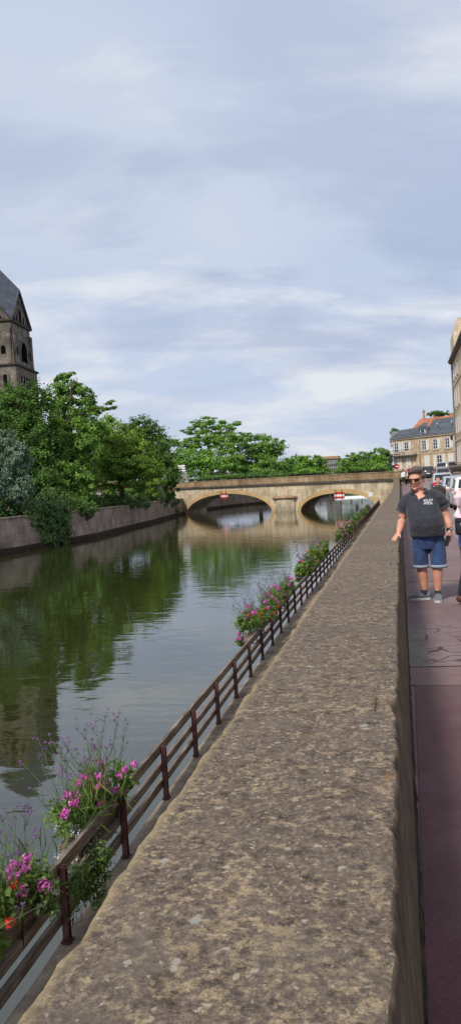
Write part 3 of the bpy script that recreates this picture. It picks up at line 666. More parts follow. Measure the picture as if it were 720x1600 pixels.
def bridge():
    t = thing('stone_bridge', 'ochre stone bridge with two low arches crossing the river', 'bridge', (-15, 99, WZ))
    WID = 8.5; ss = [-1.5+k*.2 for k in range(int((BLEN+5)/.2))]
    mb = MB()
    for s0, s1 in zip(ss, ss[1:]):
        z0, z1 = arch_z(s0), arch_z(s1)
        z0 = -2.9 if z0 is None else z0; z1 = -2.9 if z1 is None else z1
        t0, t1 = bdeck(s0), bdeck(s1)
        mb.quad(bp(s0, 0, z0), bp(s0, 0, t0), bp(s1, 0, t1), bp(s1, 0, z1)); mb.quad(bp(s0, WID, z0), bp(s1, WID, z1), bp(s1, WID, t1), bp(s0, WID, t0))
        mb.quad(bp(s0, 0, t0), bp(s0, WID, t0), bp(s1, WID, t1), bp(s1, 0, t1)); mb.quad(bp(s0, 0, z0), bp(s1, 0, z1), bp(s1, WID, z1), bp(s0, WID, z0))
    obj('bridge_body', mb, 'bridge_stone', t, False, True)
    for nm, d0, d1, zz0, zz1, mt in (('parapet', -.1, .28, .0, .82, 'parapet_stone'), ('cornice', -.28, -.1, -.1, .12, 'dark_stone'), ('parapet', WID-.28, WID+.1, 0, .82, 'parapet_stone')):
        q = MB(); q.loft([[bp(s, d0, bdeck(s)+zz0+.003), bp(s, d1, bdeck(s)+zz0+.003), bp(s, d1, bdeck(s)+zz1), bp(s, d0, bdeck(s)+zz1)] for s in ss[::4]]); obj(nm, q, mt, t, False, True)
    q = MB(); q.loft([[bp(s, d0, bdeck(s)+z) for d0, z in ((-.16, .822), (.34, .822), (.34, .92), (-.16, .92))] for s in ss[::4]]); obj('coping', q, 'parapet_stone', t, False, True)
    for a, b, cr in (A1, A2):
        q = MB(); lo, hi = min(a, b), max(a, b); c, h = (lo+hi)/2, (hi-lo)/2; rows = []
        for k in range(49):
            th = math.pi*k/48; f = math.cos(th); z = -1.75+(cr+1.75)*math.sqrt(max(0, 1-abs(f)**2.15)); s = c+h*f
            nx, nz = math.cos(th)*.8, max(.25, math.sin(th)); l = math.hypot(nx, nz); w = .52
            s2, z2 = s+nx/l*w, z+nz/l*w
            rows.append((s, z-.015, s2, z2))
        for k in range(48):      # one wedge stone each
            e = random.uniform(0, .012); (sa, za, sa2, za2), (sb, zb, sb2, zb2) = rows[k], rows[k+1]; g = .02
            def mixp(a, b, f): return a+(b-a)*f
            sl, sr = ((mixp(sa, sb, g), mixp(za, zb, g)), (mixp(sb, sa, g), mixp(zb, za, g))); ul, ur = ((mixp(sa2, sb2, g), mixp(za2, zb2, g)), (mixp(sb2, sa2, g), mixp(zb2, za2, g)))
            q.loft([[bp(p[0], d, p[1]) for p in (sl, sr, ur, ul)] for d in (-.03-e, .05)])
        obj('arch_ring', q, 'arch_stone', t, False, True)
    sc = (s_of(424)+s_of(466))/2; q = MB(); n = 20
    def half(r, z): return [bp(sc+r*1.25*math.cos(math.pi*k/n), .04-r*.55*math.sin(math.pi*k/n), z) for k in range(n+1)]
    q.loft([half(1.5, -2.9), half(1.48, -.2), half(1.46, .0)]); obj('cutwater', q, 'bridge_stone', t, True, True)
    q = MB(); q.loft([half(1.48, .002), half(1.85, .04), half(1.88, .16), half(1.6, .32), half(.9, .42), half(.1, .45)]); obj('pier_cap', q, 'parapet_stone', t, True, True)
bridge()
ang = math.atan2(bu.y, bu.x)
# red and white navigation boards on the arch crowns
def navboard(px, py, label):
    s = s_of(px); P = bp(s, -.42, 0); pt = at(px, py, P.y); P.z = pt.z
    t = thing('navigation_board', label, 'sign', P, ang, 'red and white boards under the bridge arches')
    w, h = 1.55, .78
    for k, m_ in enumerate(('paint_red', 'paint_white', 'paint_red')):
        q = MB(); q.box((0, 0, h/3*(1-k)), (w, .05, h/3-.004)); obj('band', q, m_, t)
    for sx in (-.5, .5): q = MB(); q.box((sx, .055, .1), (.05, .05, h+.5)); q.box((sx, .2, .55), (.05, .3, .05)); obj('hanger', q, 'iron', t)
navboard(352, 775, 'red and white board hanging over the larger left arch')
navboard(530.5, 774, 'red and white board hanging over the smaller right arch')
# planters on the bridge parapet
t0 = None; i = 0
def bridge_planter():
    t = thing('bridge_planter', '', 'planter', (0, 0, 0), 0, 'dark planters along the bridge parapet')
    q = MB(); q.loft([[(sx, -.12, .003), (sx, .12, .003), (sx, .17, .26), (sx, -.17, .26)] for sx in (-.45, .45)]); obj('trough', q, 'black', t)
    bl = [(random.uniform(-.4, .4), random.uniform(-.1, .1), random.uniform(.2, .4), .2, .18, .16) for _ in range(6)]
    c, nn, tt = blob_leaves(bl, 320, .4, 20, hollow=.3); leaf_mesh('foliage', c, nn, .09*(.6+.8*rng.random(len(c))), tt*.6, 'leaf_dark', t)
    return t
words = 'first second third fourth fifth sixth seventh eighth ninth tenth eleventh twelfth thirteenth fourteenth fifteenth sixteenth seventeenth eighteenth nineteenth twentieth'.split()
pxs = [300, 314, 328, 341, 360, 371, 382, 393, 404, 415] + [457, 468, 480, 491, 503] + [550, 562.5, 574.5, 586, 597]
proto = None
for k, px in enumerate(pxs):
    s = s_of(px); P = bp(s, .06, bdeck(s)+.922); lab = '%s dark planter from the left along the bridge parapet' % words[k]
    if proto is None: proto = bridge_planter(); proto.location = P; proto.rotation_euler.z = ang; proto['label'] = lab
    else: dup(proto, P, lab, ang)

# small white boards by the fence end, on posts
for k, (px, py, lab) in enumerate(((576.5, 773, 'small white board on a post by the right bridge arch, left of the pair'), (580, 772.5, 'small white board on a post by the right bridge arch, right of the pair'))):
    P = at(px, py, 79); t = thing('small_sign', lab, 'sign', (P.x, P.y, -.9), 0, 'small white boards by the bridge')
    q = MB(); q.box((0, 0, P.z+.9), (.2, .02, .42)); obj('panel', q, 'paint_white', t, False, False, .01)
    q = MB(); q.box((0, .03, (P.z+1.1)/2), (.04, .03, P.z+1.1)); obj('post', q, 'metal_grey', t)

# ------------------------------------------------------------------ far bank wall, ivy
t = thing('quay_wall', 'long pinkish grey stone river wall on the far bank under the trees', 'wall', (-26, 60, WZ))
mb = MB(); pts = []
for (x0, y0), (x1, y1) in zip(LQ, LQ[1:]):
    for k in range(12): pts.append((x0+(x1-x0)*k/12, y0+(y1-y0)*k/12))
pts.append(LQ[-1]); rows = []
for x, y in pts:
    n = noise.noise(Vector((y*.5, 2, 1)))*.06
    rows.append([(x-.6, y, -2.8), (x-.6, y, .64), (x+.04+n*.3, y, .64), (x+.1+n, y, .3), (x+.2+n, y, -.6), (x+.32+n, y, -2.8)])
mb.loft(rows); obj('wall_face', mb, 'quay_stone', t, False, True)
mb = MB(); mb.loft([[(x-.7, y, .643), (x-.7, y, .72), (x+.12, y, .72), (x+.12, y, .643)] for x, y in pts]); obj('coping', mb, 'quay_stone', t, False, True)
mb = MB(); rows = []
for x, y in pts: n = noise.noise(Vector((y*.5, 2, 1)))*.06; q = noise.noise(Vector((y*.9, 7, 1)))*.06; rows.append([(x+.2+n, y, -1.2+q), (x+.335+n, y, -1.33+q), (x+.36+n, y, -2.8), (x+.2, y, -2.8)])
mb.loft(rows); obj('tide_mark', mb, 'footing', t, True, True)
def xq(y):
    for (x0, y0), (x1, y1) in zip(LQ, LQ[1:]):
        if y0 <= y <= y1: return x0+(x1-x0)*(y-y0)/(y1-y0)
def ivy(label, blobs, n, leaf=.17):
    t = thing('ivy', label, 'plant', blobs[0][:3], 0, None)
    c, nn, tt = blob_leaves(blobs, n, .3, 40, up=.2, hollow=.35); nn = nn+np.array([.8, -.3, .2]); leaf_mesh('leaves', c, nn, leaf*(.6+.8*rng.random(len(c))), tt, 'leaf_ivy', t, .8, .4)
    q = MB()
    for k in range(10):
        b = random.choice(blobs); p = Vector(b[:3])+Vector((0, random.uniform(-.6, .6)*b[4], .6*b[5])); q.tube([p, p+Vector((.15, .1, -b[5])), p+Vector((.1, 0, -b[5]*1.6))], .015, 5, caps='none')
    obj('vines', q, 'bark', t, True, True); return t
def xyq(px, z):
    best = min((abs((CR.T @ np.array([xq(y), y, z-ZC]))[0]/-(CR.T @ np.array([xq(y), y, z-ZC]))[2]*F+360-px), y) for y in [30+k*.25 for k in range(330)])[1]
    return xq(best), best
iv = []
for px, z in ((58, 1.0), (66, .9), (76, .9), (86, .8), (93, .7), (60, .2), (68, 0), (76, .1), (86, -.1), (93, .0), (68, -.8), (76, -.8), (85, -.9), (92, -.9), (78, -1.4), (88, -1.4)):
    x, y = xyq(px, z); iv.append((x+.15, y, z, .55, 1.5, .85))
ivy('dense dark ivy spilling down the far river wall to the water', iv, 13000)
iv = []
for px, z in ((122, .9), (132, .7), (140, .6), (128, .3), (205, .9), (216, .8), (225, .7), (258, .5), (268, .2), (272, -.5), (264, .9), (274, .6), (250, 1.1)):
    x, y = xyq(px, z); iv.append((x+.2, y, z, .55, 1.3 if px < 200 else 2.0, .6))
ivy('low branches and creepers overhanging the top of the far river wall', iv, 5200, .2)

# ------------------------------------------------------------------ trees
def blob(px, py, y, rpx, rpz, ry=None):
    """ellipsoid seen centred at a photo pixel, radii in photo pixels, at depth y"""
    P = at(px, py, y); k = y/F; return (P.x, P.y, P.z, rpx*k, (ry if ry else rpx*k), rpz*k)
B = blob
G = 'trees on the far bank'
tree('silver_tree', 'silvery grey green willow like tree at the far left edge', (at(2, 760, 50).x, 50, .62), [B(0, 770, 48, 36, 30), B(-8, 715, 49, 34, 38), B(24, 718, 48, 26, 36), B(30, 760, 47.5, 22, 34), B(10, 690, 50, 20, 24), B(-30, 740, 50, 34, 50)], 30000, .24, 'leaf_silver', (.22, 1), G, clump=.2, droop=.5, aspect=.32)
tree('dark_tree', 'dark feathery tree in front of the church tower', (at(50, 760, 62).x, 62, .62), [B(30, 640, 62, 34, 44), B(52, 625, 63, 24, 30), B(50, 690, 61, 34, 50), B(10, 640, 62, 30, 40), B(78, 690, 62, 26, 60), B(60, 740, 60, 40, 40), B(30, 745, 60, 46, 32), B(-20, 640, 63, 34, 60)], 36000, .23, 'leaf_dark', (.3, 1), G, clump=.26)
tree('tall_tree', 'tall light green tree with an open airy top, highest on the far bank', (at(112, 772, 66).x, 66, .62), [B(106, 600, 66, 21, 20), B(92, 632, 66, 27, 34), B(126, 628, 66, 25, 28), B(148, 645, 65, 18, 12), B(172, 634, 66, 14, 8), B(112, 668, 66, 40, 34), B(140, 690, 65, 32, 40), B(95, 715, 64, 30, 42), B(110, 755, 62, 34, 36), B(78, 762, 61, 30, 26), B(135, 770, 62, 18, 24)], 36000, .24, 'leaf_mid', (.28, 1), G, 60, .2, 22, .1, .62)
tree('leaning_tree', 'yellowish green spreading tree leaning over the river wall', (at(190, 768, 76).x, 76, .62), [B(168, 672, 74, 26, 24), B(190, 690, 73, 34, 32), B(160, 705, 72, 24, 28), B(212, 712, 73, 34, 26), B(232, 738, 73, 24, 26), B(196, 738, 75, 26, 12), B(240, 758, 72, 18, 20), B(152, 738, 73, 24, 20), B(215, 757, 73, 26, 13), B(182, 755, 74, 22, 13), B(205, 728, 72, 34, 18)], 28000, .22, 'leaf_yellow', (.3, 1), G, 60, .22, 18, .1, .6)
tree('round_tree', 'rounded dark green tree behind the leaning one, next to the bridge', (at(232, 765, 92).x, 92, .62), [B(216, 675, 92, 30, 24), B(240, 688, 92, 26, 24), B(255, 708, 91, 22, 30), B(262, 740, 90, 20, 30), B(236, 725, 92, 34, 36), B(268, 765, 92, 12, 18), B(200, 690, 93, 26, 26)], 26000, .28, 'leaf_dark', (.35, 1), G)
tree('shade_tree', 'dark tree deep in the shade behind the tall light green one', (at(140, 765, 88).x, 88, .62), [B(140, 720, 88, 50, 40), B(90, 715, 86, 46, 50), B(185, 725, 90, 40, 34)], 16000, .34, 'leaf_dark', (.35, 1), G)
def far(px, py): return at(px, py, 1)
G2 = 'trees beyond the bridge'
def ftree(name, label, px, y, blobs, n, leaf, mat, **kw):
    P = at(px, 760, y); return tree(name, label, (P.x, y, .7), blobs, n, leaf, mat, (.45, 1), G2, **kw)
ftree('airy_tree', 'wide airy tree with feathery layered branches beyond the left arch', 330, 150, [B(300, 672, 150, 20, 7), B(325, 660, 150, 26, 9), B(352, 664, 150, 26, 8), B(290, 692, 150, 24, 12), B(322, 688, 150, 30, 16), B(360, 690, 150, 30, 18), B(300, 722, 148, 34, 26), B(345, 725, 148, 40, 28), B(280, 730, 150, 22, 26), B(378, 682, 151, 16, 8)], 26000, .4, 'leaf_bright', per=55, clump=.2, limbs=18, hollow=.6)
ftree('broad_tree', 'broad dark green tree right of the airy one beyond the bridge', 405, 155, [B(400, 692, 155, 24, 14), B(422, 700, 155, 24, 18), B(395, 720, 154, 34, 26), B(430, 728, 154, 26, 24), B(412, 738, 153, 40, 20), B(375, 735, 154, 24, 22)], 20000, .42, 'leaf_mid')
ftree('rounded_tree', 'low rounded green tree left of the distant grey building', 475, 175, [B(468, 724, 175, 22, 15), B(490, 728, 175, 20, 15), B(455, 732, 174, 18, 16), B(480, 742, 173, 32, 12), B(506, 738, 174, 10, 10)], 14000, .42, 'leaf_bright')
ftree('spreading_tree', 'spreading dark tree right of the distant grey building', 555, 190, [B(545, 722, 190, 18, 13), B(562, 717, 190, 20, 13), B(580, 724, 190, 18, 15), B(556, 736, 189, 30, 13), B(536, 735, 189, 14, 12)], 14000, .45, 'leaf_mid')
ftree('bright_tree', 'bright green tree beside the corner house at the bridge end', 598, 180, [B(592, 712, 180, 12, 13), B(602, 722, 180, 11, 18), B(590, 732, 179, 16, 14), B(606, 738, 178, 8, 12)], 9000, .4, 'leaf_bright')
ftree('hedge_tree', 'low mixed bushes along the far end of the bridge', 430, 140, [B(300, 748, 135, 30, 10), B(350, 748, 135, 40, 10), B(410, 746, 138, 40, 10), B(470, 744, 140, 36, 8), B(530, 743, 140, 30, 6), B(580, 741, 140, 26, 7)], 9000, .35, 'leaf_dark', limbs=2)
# shrubs and café behind the far bank trees
t = thing('low_pavilion', 'small cream and red pavilion glimpsed through the trees on the far bank', 'building', (at(195, 770, 100).x, 100, .62))
q = MB(); a = at(140, 765, 100).x; b = at(262, 765, 100).x
q.box(((a+b)/2, 102, 2.0), (b-a, 3, 2.8)); obj('wall', q, 'red_wall', t, False, True)
q = MB(); q.box(((a+b)/2, 101.6, 3.5), (b-a+.8, 4.6, .22)); obj('roof', q, 'facade', t, False, True)
q = MB()
for k in range(7): q.box((a+1+k*(b-a-2)/6, 100.47, 1.9), (.9, .06, 1.5))
obj('windows', q, 'paint_white', t, False, True)
t = thing('shrub', 'yellow green shrub behind the far river wall under the trees', 'shrub', (at(205, 772, 84).x, 84, .62))
c, nn, tt = blob_leaves([B(172, 772, 84, 12, 8), B(205, 770, 86, 12, 9), B(228, 768, 88, 10, 7)], 2400, .35, 20); leaf_mesh('leaves', c, nn, .22*(.6+.8*rng.random(len(c))), tt, 'leaf_yellow', t)
q = MB(); q.tube([(at(205, 772, 84).x, 84, .6), (at(205, 772, 84).x, 84.3, 1.3)], .05, 6); obj('stem', q, 'bark', t, True, True)
uy = [30, 36, 41, 46, 51, 56, 61, 66, 71, 77, 83, 89, 96, 103, 109]
for k, y in enumerate(uy):
    x = xq(y)-1.6-random.random()*.8; t = thing('undergrowth_shrub', 'dark bushy shrub in the row along the top of the far river wall', 'shrub', (x, y, .62), 0, 'undergrowth shrubs along the far river wall')
    h_ = random.uniform(.7, 1.3)
    c, nn, tt = blob_leaves([(x, y+random.uniform(-1.5, 1.5), .7+h_*random.uniform(.4, .8), 1.1, 2.0, h_) for _ in range(3)], 1500, .35, 20); leaf_mesh('leaves', c, nn, .22*(.6+.8*rng.random(len(c))), tt, 'leaf_ivy' if k % 3 else 'leaf_dark', t)
    q = MB(); q.tube([(x, y, .6), (x+.1, y+.2, 1.3)], .06, 6); obj('stem', q, 'bark', t, True, True)
# signpost and white flowering bush at the bridge's left end
P = at(285, 748, 121); t = thing('direction_signpost', 'post with three stacked pale direction boards at the left bridge end', 'sign', (P.x, P.y, 1.6))
q = MB(); q.tube([(P.x, P.y, 1.6), (P.x, P.y, 5.9)], .06, 8); obj('post', q, 'metal_grey', t, True, True)
for k, py in enumerate((728, 731.6, 735.3)):
    Z = at(284.5, py, 121).z; q = MB(); q.add([(P.x-.65+.05*k, P.y-.1, Z-.14), (P.x+.5, P.y-.1, Z-.14), (P.x+.66, P.y-.1, Z), (P.x+.5, P.y-.1, Z+.14), (P.x-.65+.05*k, P.y-.1, Z+.14)], [(0, 1, 2, 3, 4)]); q2 = MB(); q2.prism(q.v, (0, .06, 0)); obj('arrow_board', q2, 'paint_white', t, False, True)
t = thing('flowering_bush', 'white flowering bush under the direction boards at the bridge end', 'bush', (at(281, 752, 120).x, 120, 1.7))
c, nn, tt = blob_leaves([B(281, 747, 119.5, 8, 6), B(288, 744, 120, 6, 7), B(276, 743, 120, 4, 4)], 1500, .35, 20, hollow=.3); leaf_mesh('white_flowers', c, nn, .17*(.6+.8*rng.random(len(c))), tt, 'bloom_white', t)
c, nn, tt = blob_leaves([B(281, 750, 120, 9, 5)], 500, .35, 20); leaf_mesh('leaves', c, nn, .2*(.6+.8*rng.random(len(c))), tt, 'leaf_dark', t)
# weir beyond the right arch
P0, P1 = atz(497, 781, WZ+.1), atz(545, 774.5, WZ+.1)
mb = MB()
rows = []
for k in range(20):
    f = k/19; x = -13.2+f*7.2; n = .12*noise.noise(Vector((x*2, 0, 0))); rows.append([(x, 158+n*4, WZ-.2), (x, 159, WZ+.25+n), (x, 164, WZ+.3), (x, 165, WZ-.2)])
mb.loft(rows); struct('weir', mb, 'foam', True)
t = thing('footbridge', 'low grey footbridge seen through the right arch', 'bridge', (-12, 172, WZ))
q = MB(); q.box((-20, 172, .35), (34, 2, .3)); obj('deck', q, 'metal_grey', t, False, True)
q = MB()
for k in range(15): q.box((-36+k*2.3, 172, -.75), (.3, .3, 1.9))
obj('piles', q, 'dark_stone', t, False, True)
q = MB(); q.box((-20, 171.1, 1.3), (34, .08, .08)); q.box((-20, 171.1, .9), (34, .05, .05))
for k in range(24): q.box((-36.5+k*1.45, 171.1, .9), (.05, .05, .8))
obj('railing', q, 'iron', t, False, True)

# ------------------------------------------------------------------ church tower
def tower():
    a = 5.6
    C0 = at(17.2, 508, 75)
    fx_ = Vector((at(46, 516, 75).x/75, 1, 0))       # ray through the right corner
    # right corner on that ray at distance a from C0
    lo, hi = 75, 90
    for _ in range(50):
        md = (lo+hi)/2; d = (Vector((fx_.x*md, md))-Vector((C0.x, C0.y))).length
        lo, hi = (md, hi) if d < a else (lo, md)
    C1 = Vector((fx_.x*lo, lo, 0)); C0 = Vector((C0.x, C0.y, 0)); e1 = (C1-C0).normalized(); e2 = Vector((-e1.y, e1.x, 0))
    cen = C0+(e1+e2)*a/2
    t = thing('church_tower', 'weathered stone church tower with steep slate helm roof at the far left', 'church tower', (cen.x, cen.y, .6))
    def sq(h, z): return [cen+e1*sx*h+e2*sy*h+Vector((0, 0, z)) for sx, sy in ((-1, -1), (1, -1), (1, 1), (-1, 1))]
    h = a/2; ZE = 20.75
    q = MB(); q.loft([sq(h+.5, .6), sq(h+.42, 16.0)]); obj('lower_stage', q, 'tower_stone', t, False, True)
    q = MB(); q.loft([sq(h+.25, 16.3), sq(h, ZE)]); obj('belfry_stage', q, 'tower_stone', t, False, True)
    q = MB(); q.loft([sq(h+.45, 16.003), sq(h+.6, 16.1), sq(h+.6, 16.25), sq(h+.3, 16.297)]); obj('string_course', q, 'tower_dark', t, False, True); q = MB(); q.loft([sq(h+.52, 11.0), sq(h+.72, 11.1), sq(h+.72, 11.3), sq(h+.52, 11.4)]); obj('string_course', q, 'tower_dark', t, False, True)
    q = MB(); q.loft([sq(h+.05, ZE+.003), sq(h+.2, ZE+.08), sq(h+.2, ZE+.25)]); obj('eaves_cornice', q, 'tower_dark', t, False, True)
    GA, AP = 3.75, 7.2
    ap = cen+Vector((0, 0, ZE+.25+AP)); dirs = [(-e2, e1), (e1, e2), (e2, -e1), (-e1, -e2)]
    g = MB(); roof = MB()
    cor = sq(h+.2, ZE+.25)
    for (nd, td) in dirs:
        b = cen+nd*h+Vector((0, 0, ZE+.25)); g.prism([b-td*h, b+td*h, b+Vector((0, 0, GA*.97))], -nd*.4)
        # gable arcade
    obj('gables', g, 'tower_stone', t, False, True)
    tips = [cen+nd*(h+.25)+Vector((0, 0, ZE+.25+GA)) for nd, td in dirs]
    def cornr(i): 
        n1, n2 = dirs[i][0], dirs[(i+1) % 4][0]; return cen+(n1+n2)*(h+.28)+Vector((0, 0, ZE+.2))
    for i in range(4):
        A, Bc, C = tips[i], cornr(i), tips[(i+1) % 4]
        roof.quad(ap, A, Bc, C)
    o = obj('helm_roof', roof, 'slate_tower', t, False, True); so = o.modifiers.new('thick', 'SOLIDIFY'); so.thickness = .18
    fin = MB(); fin.tube([ap, ap+Vector((0, 0, 1.6))], [.08, .03], 6); obj('finial', fin, 'iron', t, True, True)
    # arcades and openings
    def opening(mbk, mbt, nd, td, off, zb, w, hh, hp):
        cz = cen+nd*(hp+.04)+td*off; n = 8
        outl = [cz+td*(-w/2)+Vector((0, 0, zb)), cz+td*(w/2)+Vector((0, 0, zb))]+[cz+td*(w/2*math.cos(math.pi*k/n))+Vector((0, 0, zb+hh+w/2*math.sin(math.pi*k/n))) for k in range(n+1)]
        mbk.prism(outl, -nd*.3)
        for k in range(n):
            a0, a1 = math.pi*k/n, math.pi*(k+1)/n; r0, r1 = w/2+.01, w/2+.22
            p = [cz+nd*.06+td*(r*math.cos(aa))+Vector((0, 0, zb+hh+r*math.sin(aa))) for r, aa in ((r0, a0), (r1, a0), (r1, a1), (r0, a1))]
            mbt.prism(p, -nd*.25)
        for s in (-1, 1): mbt.prism([cz+nd*.05+td*(s*(w/2+.11)+d)+Vector((0, 0, z)) for d, z in ((-.1, zb), (.1, zb), (.1, zb+hh), (-.1, zb+hh))], -nd*.25)
    for nd, td in dirs[:]:
        vis = nd.dot(Vector((0, 0, 0))-cen) > 0
        if not vis: continue
        k_, t_ = MB(), MB(); opening(k_, t_, nd, td, 0, 16.85, 1.75, 1.25, h+.19); o = obj('belfry_opening', k_, 'void', t, False, True); obj('opening_trim', t_, 'tower_stone', o, False, True)
        # louvre floor
        for off in (-1.9, 1.9): k_, t_ = MB(), MB(); opening(k_, t_, nd, td, off, 17.1, .5, .9, h+.15); o = obj('side_niche', k_, 'void', t, False, True); obj('niche_trim', t_, 'tower_stone', o, False, True)
        for off in (-2.0, -1.2, -.4, .4, 1.2, 2.0): k_, t_ = MB(), MB(); opening(k_, t_, nd, td, off, 14.0, .42, .95, h+.43); o = obj('arcade_opening', k_, 'void', t, False, True); obj('opening_trim', t_, 'tower_stone', o, False, True)
        k_ = MB()
        for j in range(9): cz = cen+nd*(h+.06)+td*(-2.3+j*.575); k_.prism([cz+td*d+Vector((0, 0, z)) for d, z in ((-.13, 19.35), (.13, 19.35), (.13, 19.75), (.0, 19.9), (-.13, 19.75))], -nd*.2)
        obj('corbel_frieze', k_, 'tower_dark', t, False, True)
        for off, zb, w_, hh in ((0, .45, .7, 1.0), (-.95, .45, .45, .5), (.95, .45, .45, .5), (-1.7, .4, .35, .1), (1.7, .4, .35, .1), (0, 2.35, .35, .35)): k_, t_ = MB(), MB(); opening(k_, t_, nd, td, off, ZE+zb, w_, hh, h-.02); o = obj('gable_opening', k_, 'void', t, False, True); obj('opening_trim', t_, 'tower_stone', o, False, True)
        for off in (-h+.28, h-.28):
            c1 = cen+nd*(h+.12)+td*off; pil = MB(); pil.box(c1+Vector((0, 0, 18.2)), (.5, .34, 3.7), math.atan2(td.y, td.x)); obj('corner_pilaster', pil, 'tower_stone', t, False, True)
tower()
# nave beside it, mostly beyond the frame, seen in the river
t = thing('church_nave', 'dark church nave with a steep slate roof behind the trees at the far left', 'church', (at(-60, 760, 84).x, 86, .6))
X = at(-75, 760, 86).x
q = MB(); q.box((X-3, 90, 5.6), (14, 9, 10)); obj('wall', q, 'tower_stone', t, False, True)
q = MB(); q.prism([(X-10.3, 85, 10.61), (X+4.3, 85, 10.61), (X-3, 85, 16.5)], (0, 10, 0)); obj('roof', q, 'slate_tower', t, False, True)

# ------------------------------------------------------------------ houses on the right bank
def window(parent, o, ex, ey, c, w, h, shutters='open', frame='paint_white'):
    """c: centre on the facade; ex along it, ey outward"""
    up = Vector((0, 0, 1))
    def slab(mb, cx, cz, ww, hh, d0, d1):
        p = c+ex*cx+up*cz; mb.prism([p+ex*a*ww/2+up*b*hh/2+ey*d0 for a, b in ((-1, -1), (1, -1), (1, 1), (-1, 1))], ey*(d1-d0))
    q = MB(); slab(q, 0, 0, w+.3, h+.34, -.1, .035); wo = obj('window', q, 'trim_stone', parent, False, True)
    q = MB(); slab(q, 0, 0, w, h, -.05, .045); obj('pane', q, 'glass', wo, False, True)
    q = MB()
    for cx in (-w/2+.04, 0, w/2-.04): slab(q, cx, 0, .08, h, .03, .07)
    for cz in (-h/2+.04, -h*.17, h*.17, h/2-.04): slab(q, 0, cz, w-.17, .05, .03, .065)
    obj('frame', q, frame, wo, False, True)
    q = MB(); slab(q, 0, -h/2-.22, w+.5, .12, 0, .16); obj('sill', q, 'trim_stone', wo, False, True)
    if shutters == 'open':
        for s in (-1, 1): q = MB(); slab(q, s*(w/2+w/4+.12), 0, w/2, h+.1, .04, .1); obj('shutter', q, 'shutter', wo, False, True)
    elif shutters == 'right':
        q = MB(); slab(q, (w/2+w*.32), 0, w*.62, h+.1, .04, .1); obj('shutter', q, 'shutter', wo, False, True)
    elif shutters == 'closed':
        for s in (-1, 1): q = MB(); slab(q, s*w/4, 0, w/2-.02, h+.05, .05, .12); obj('shutter', q, 'shutter', wo, False, True)
    return wo
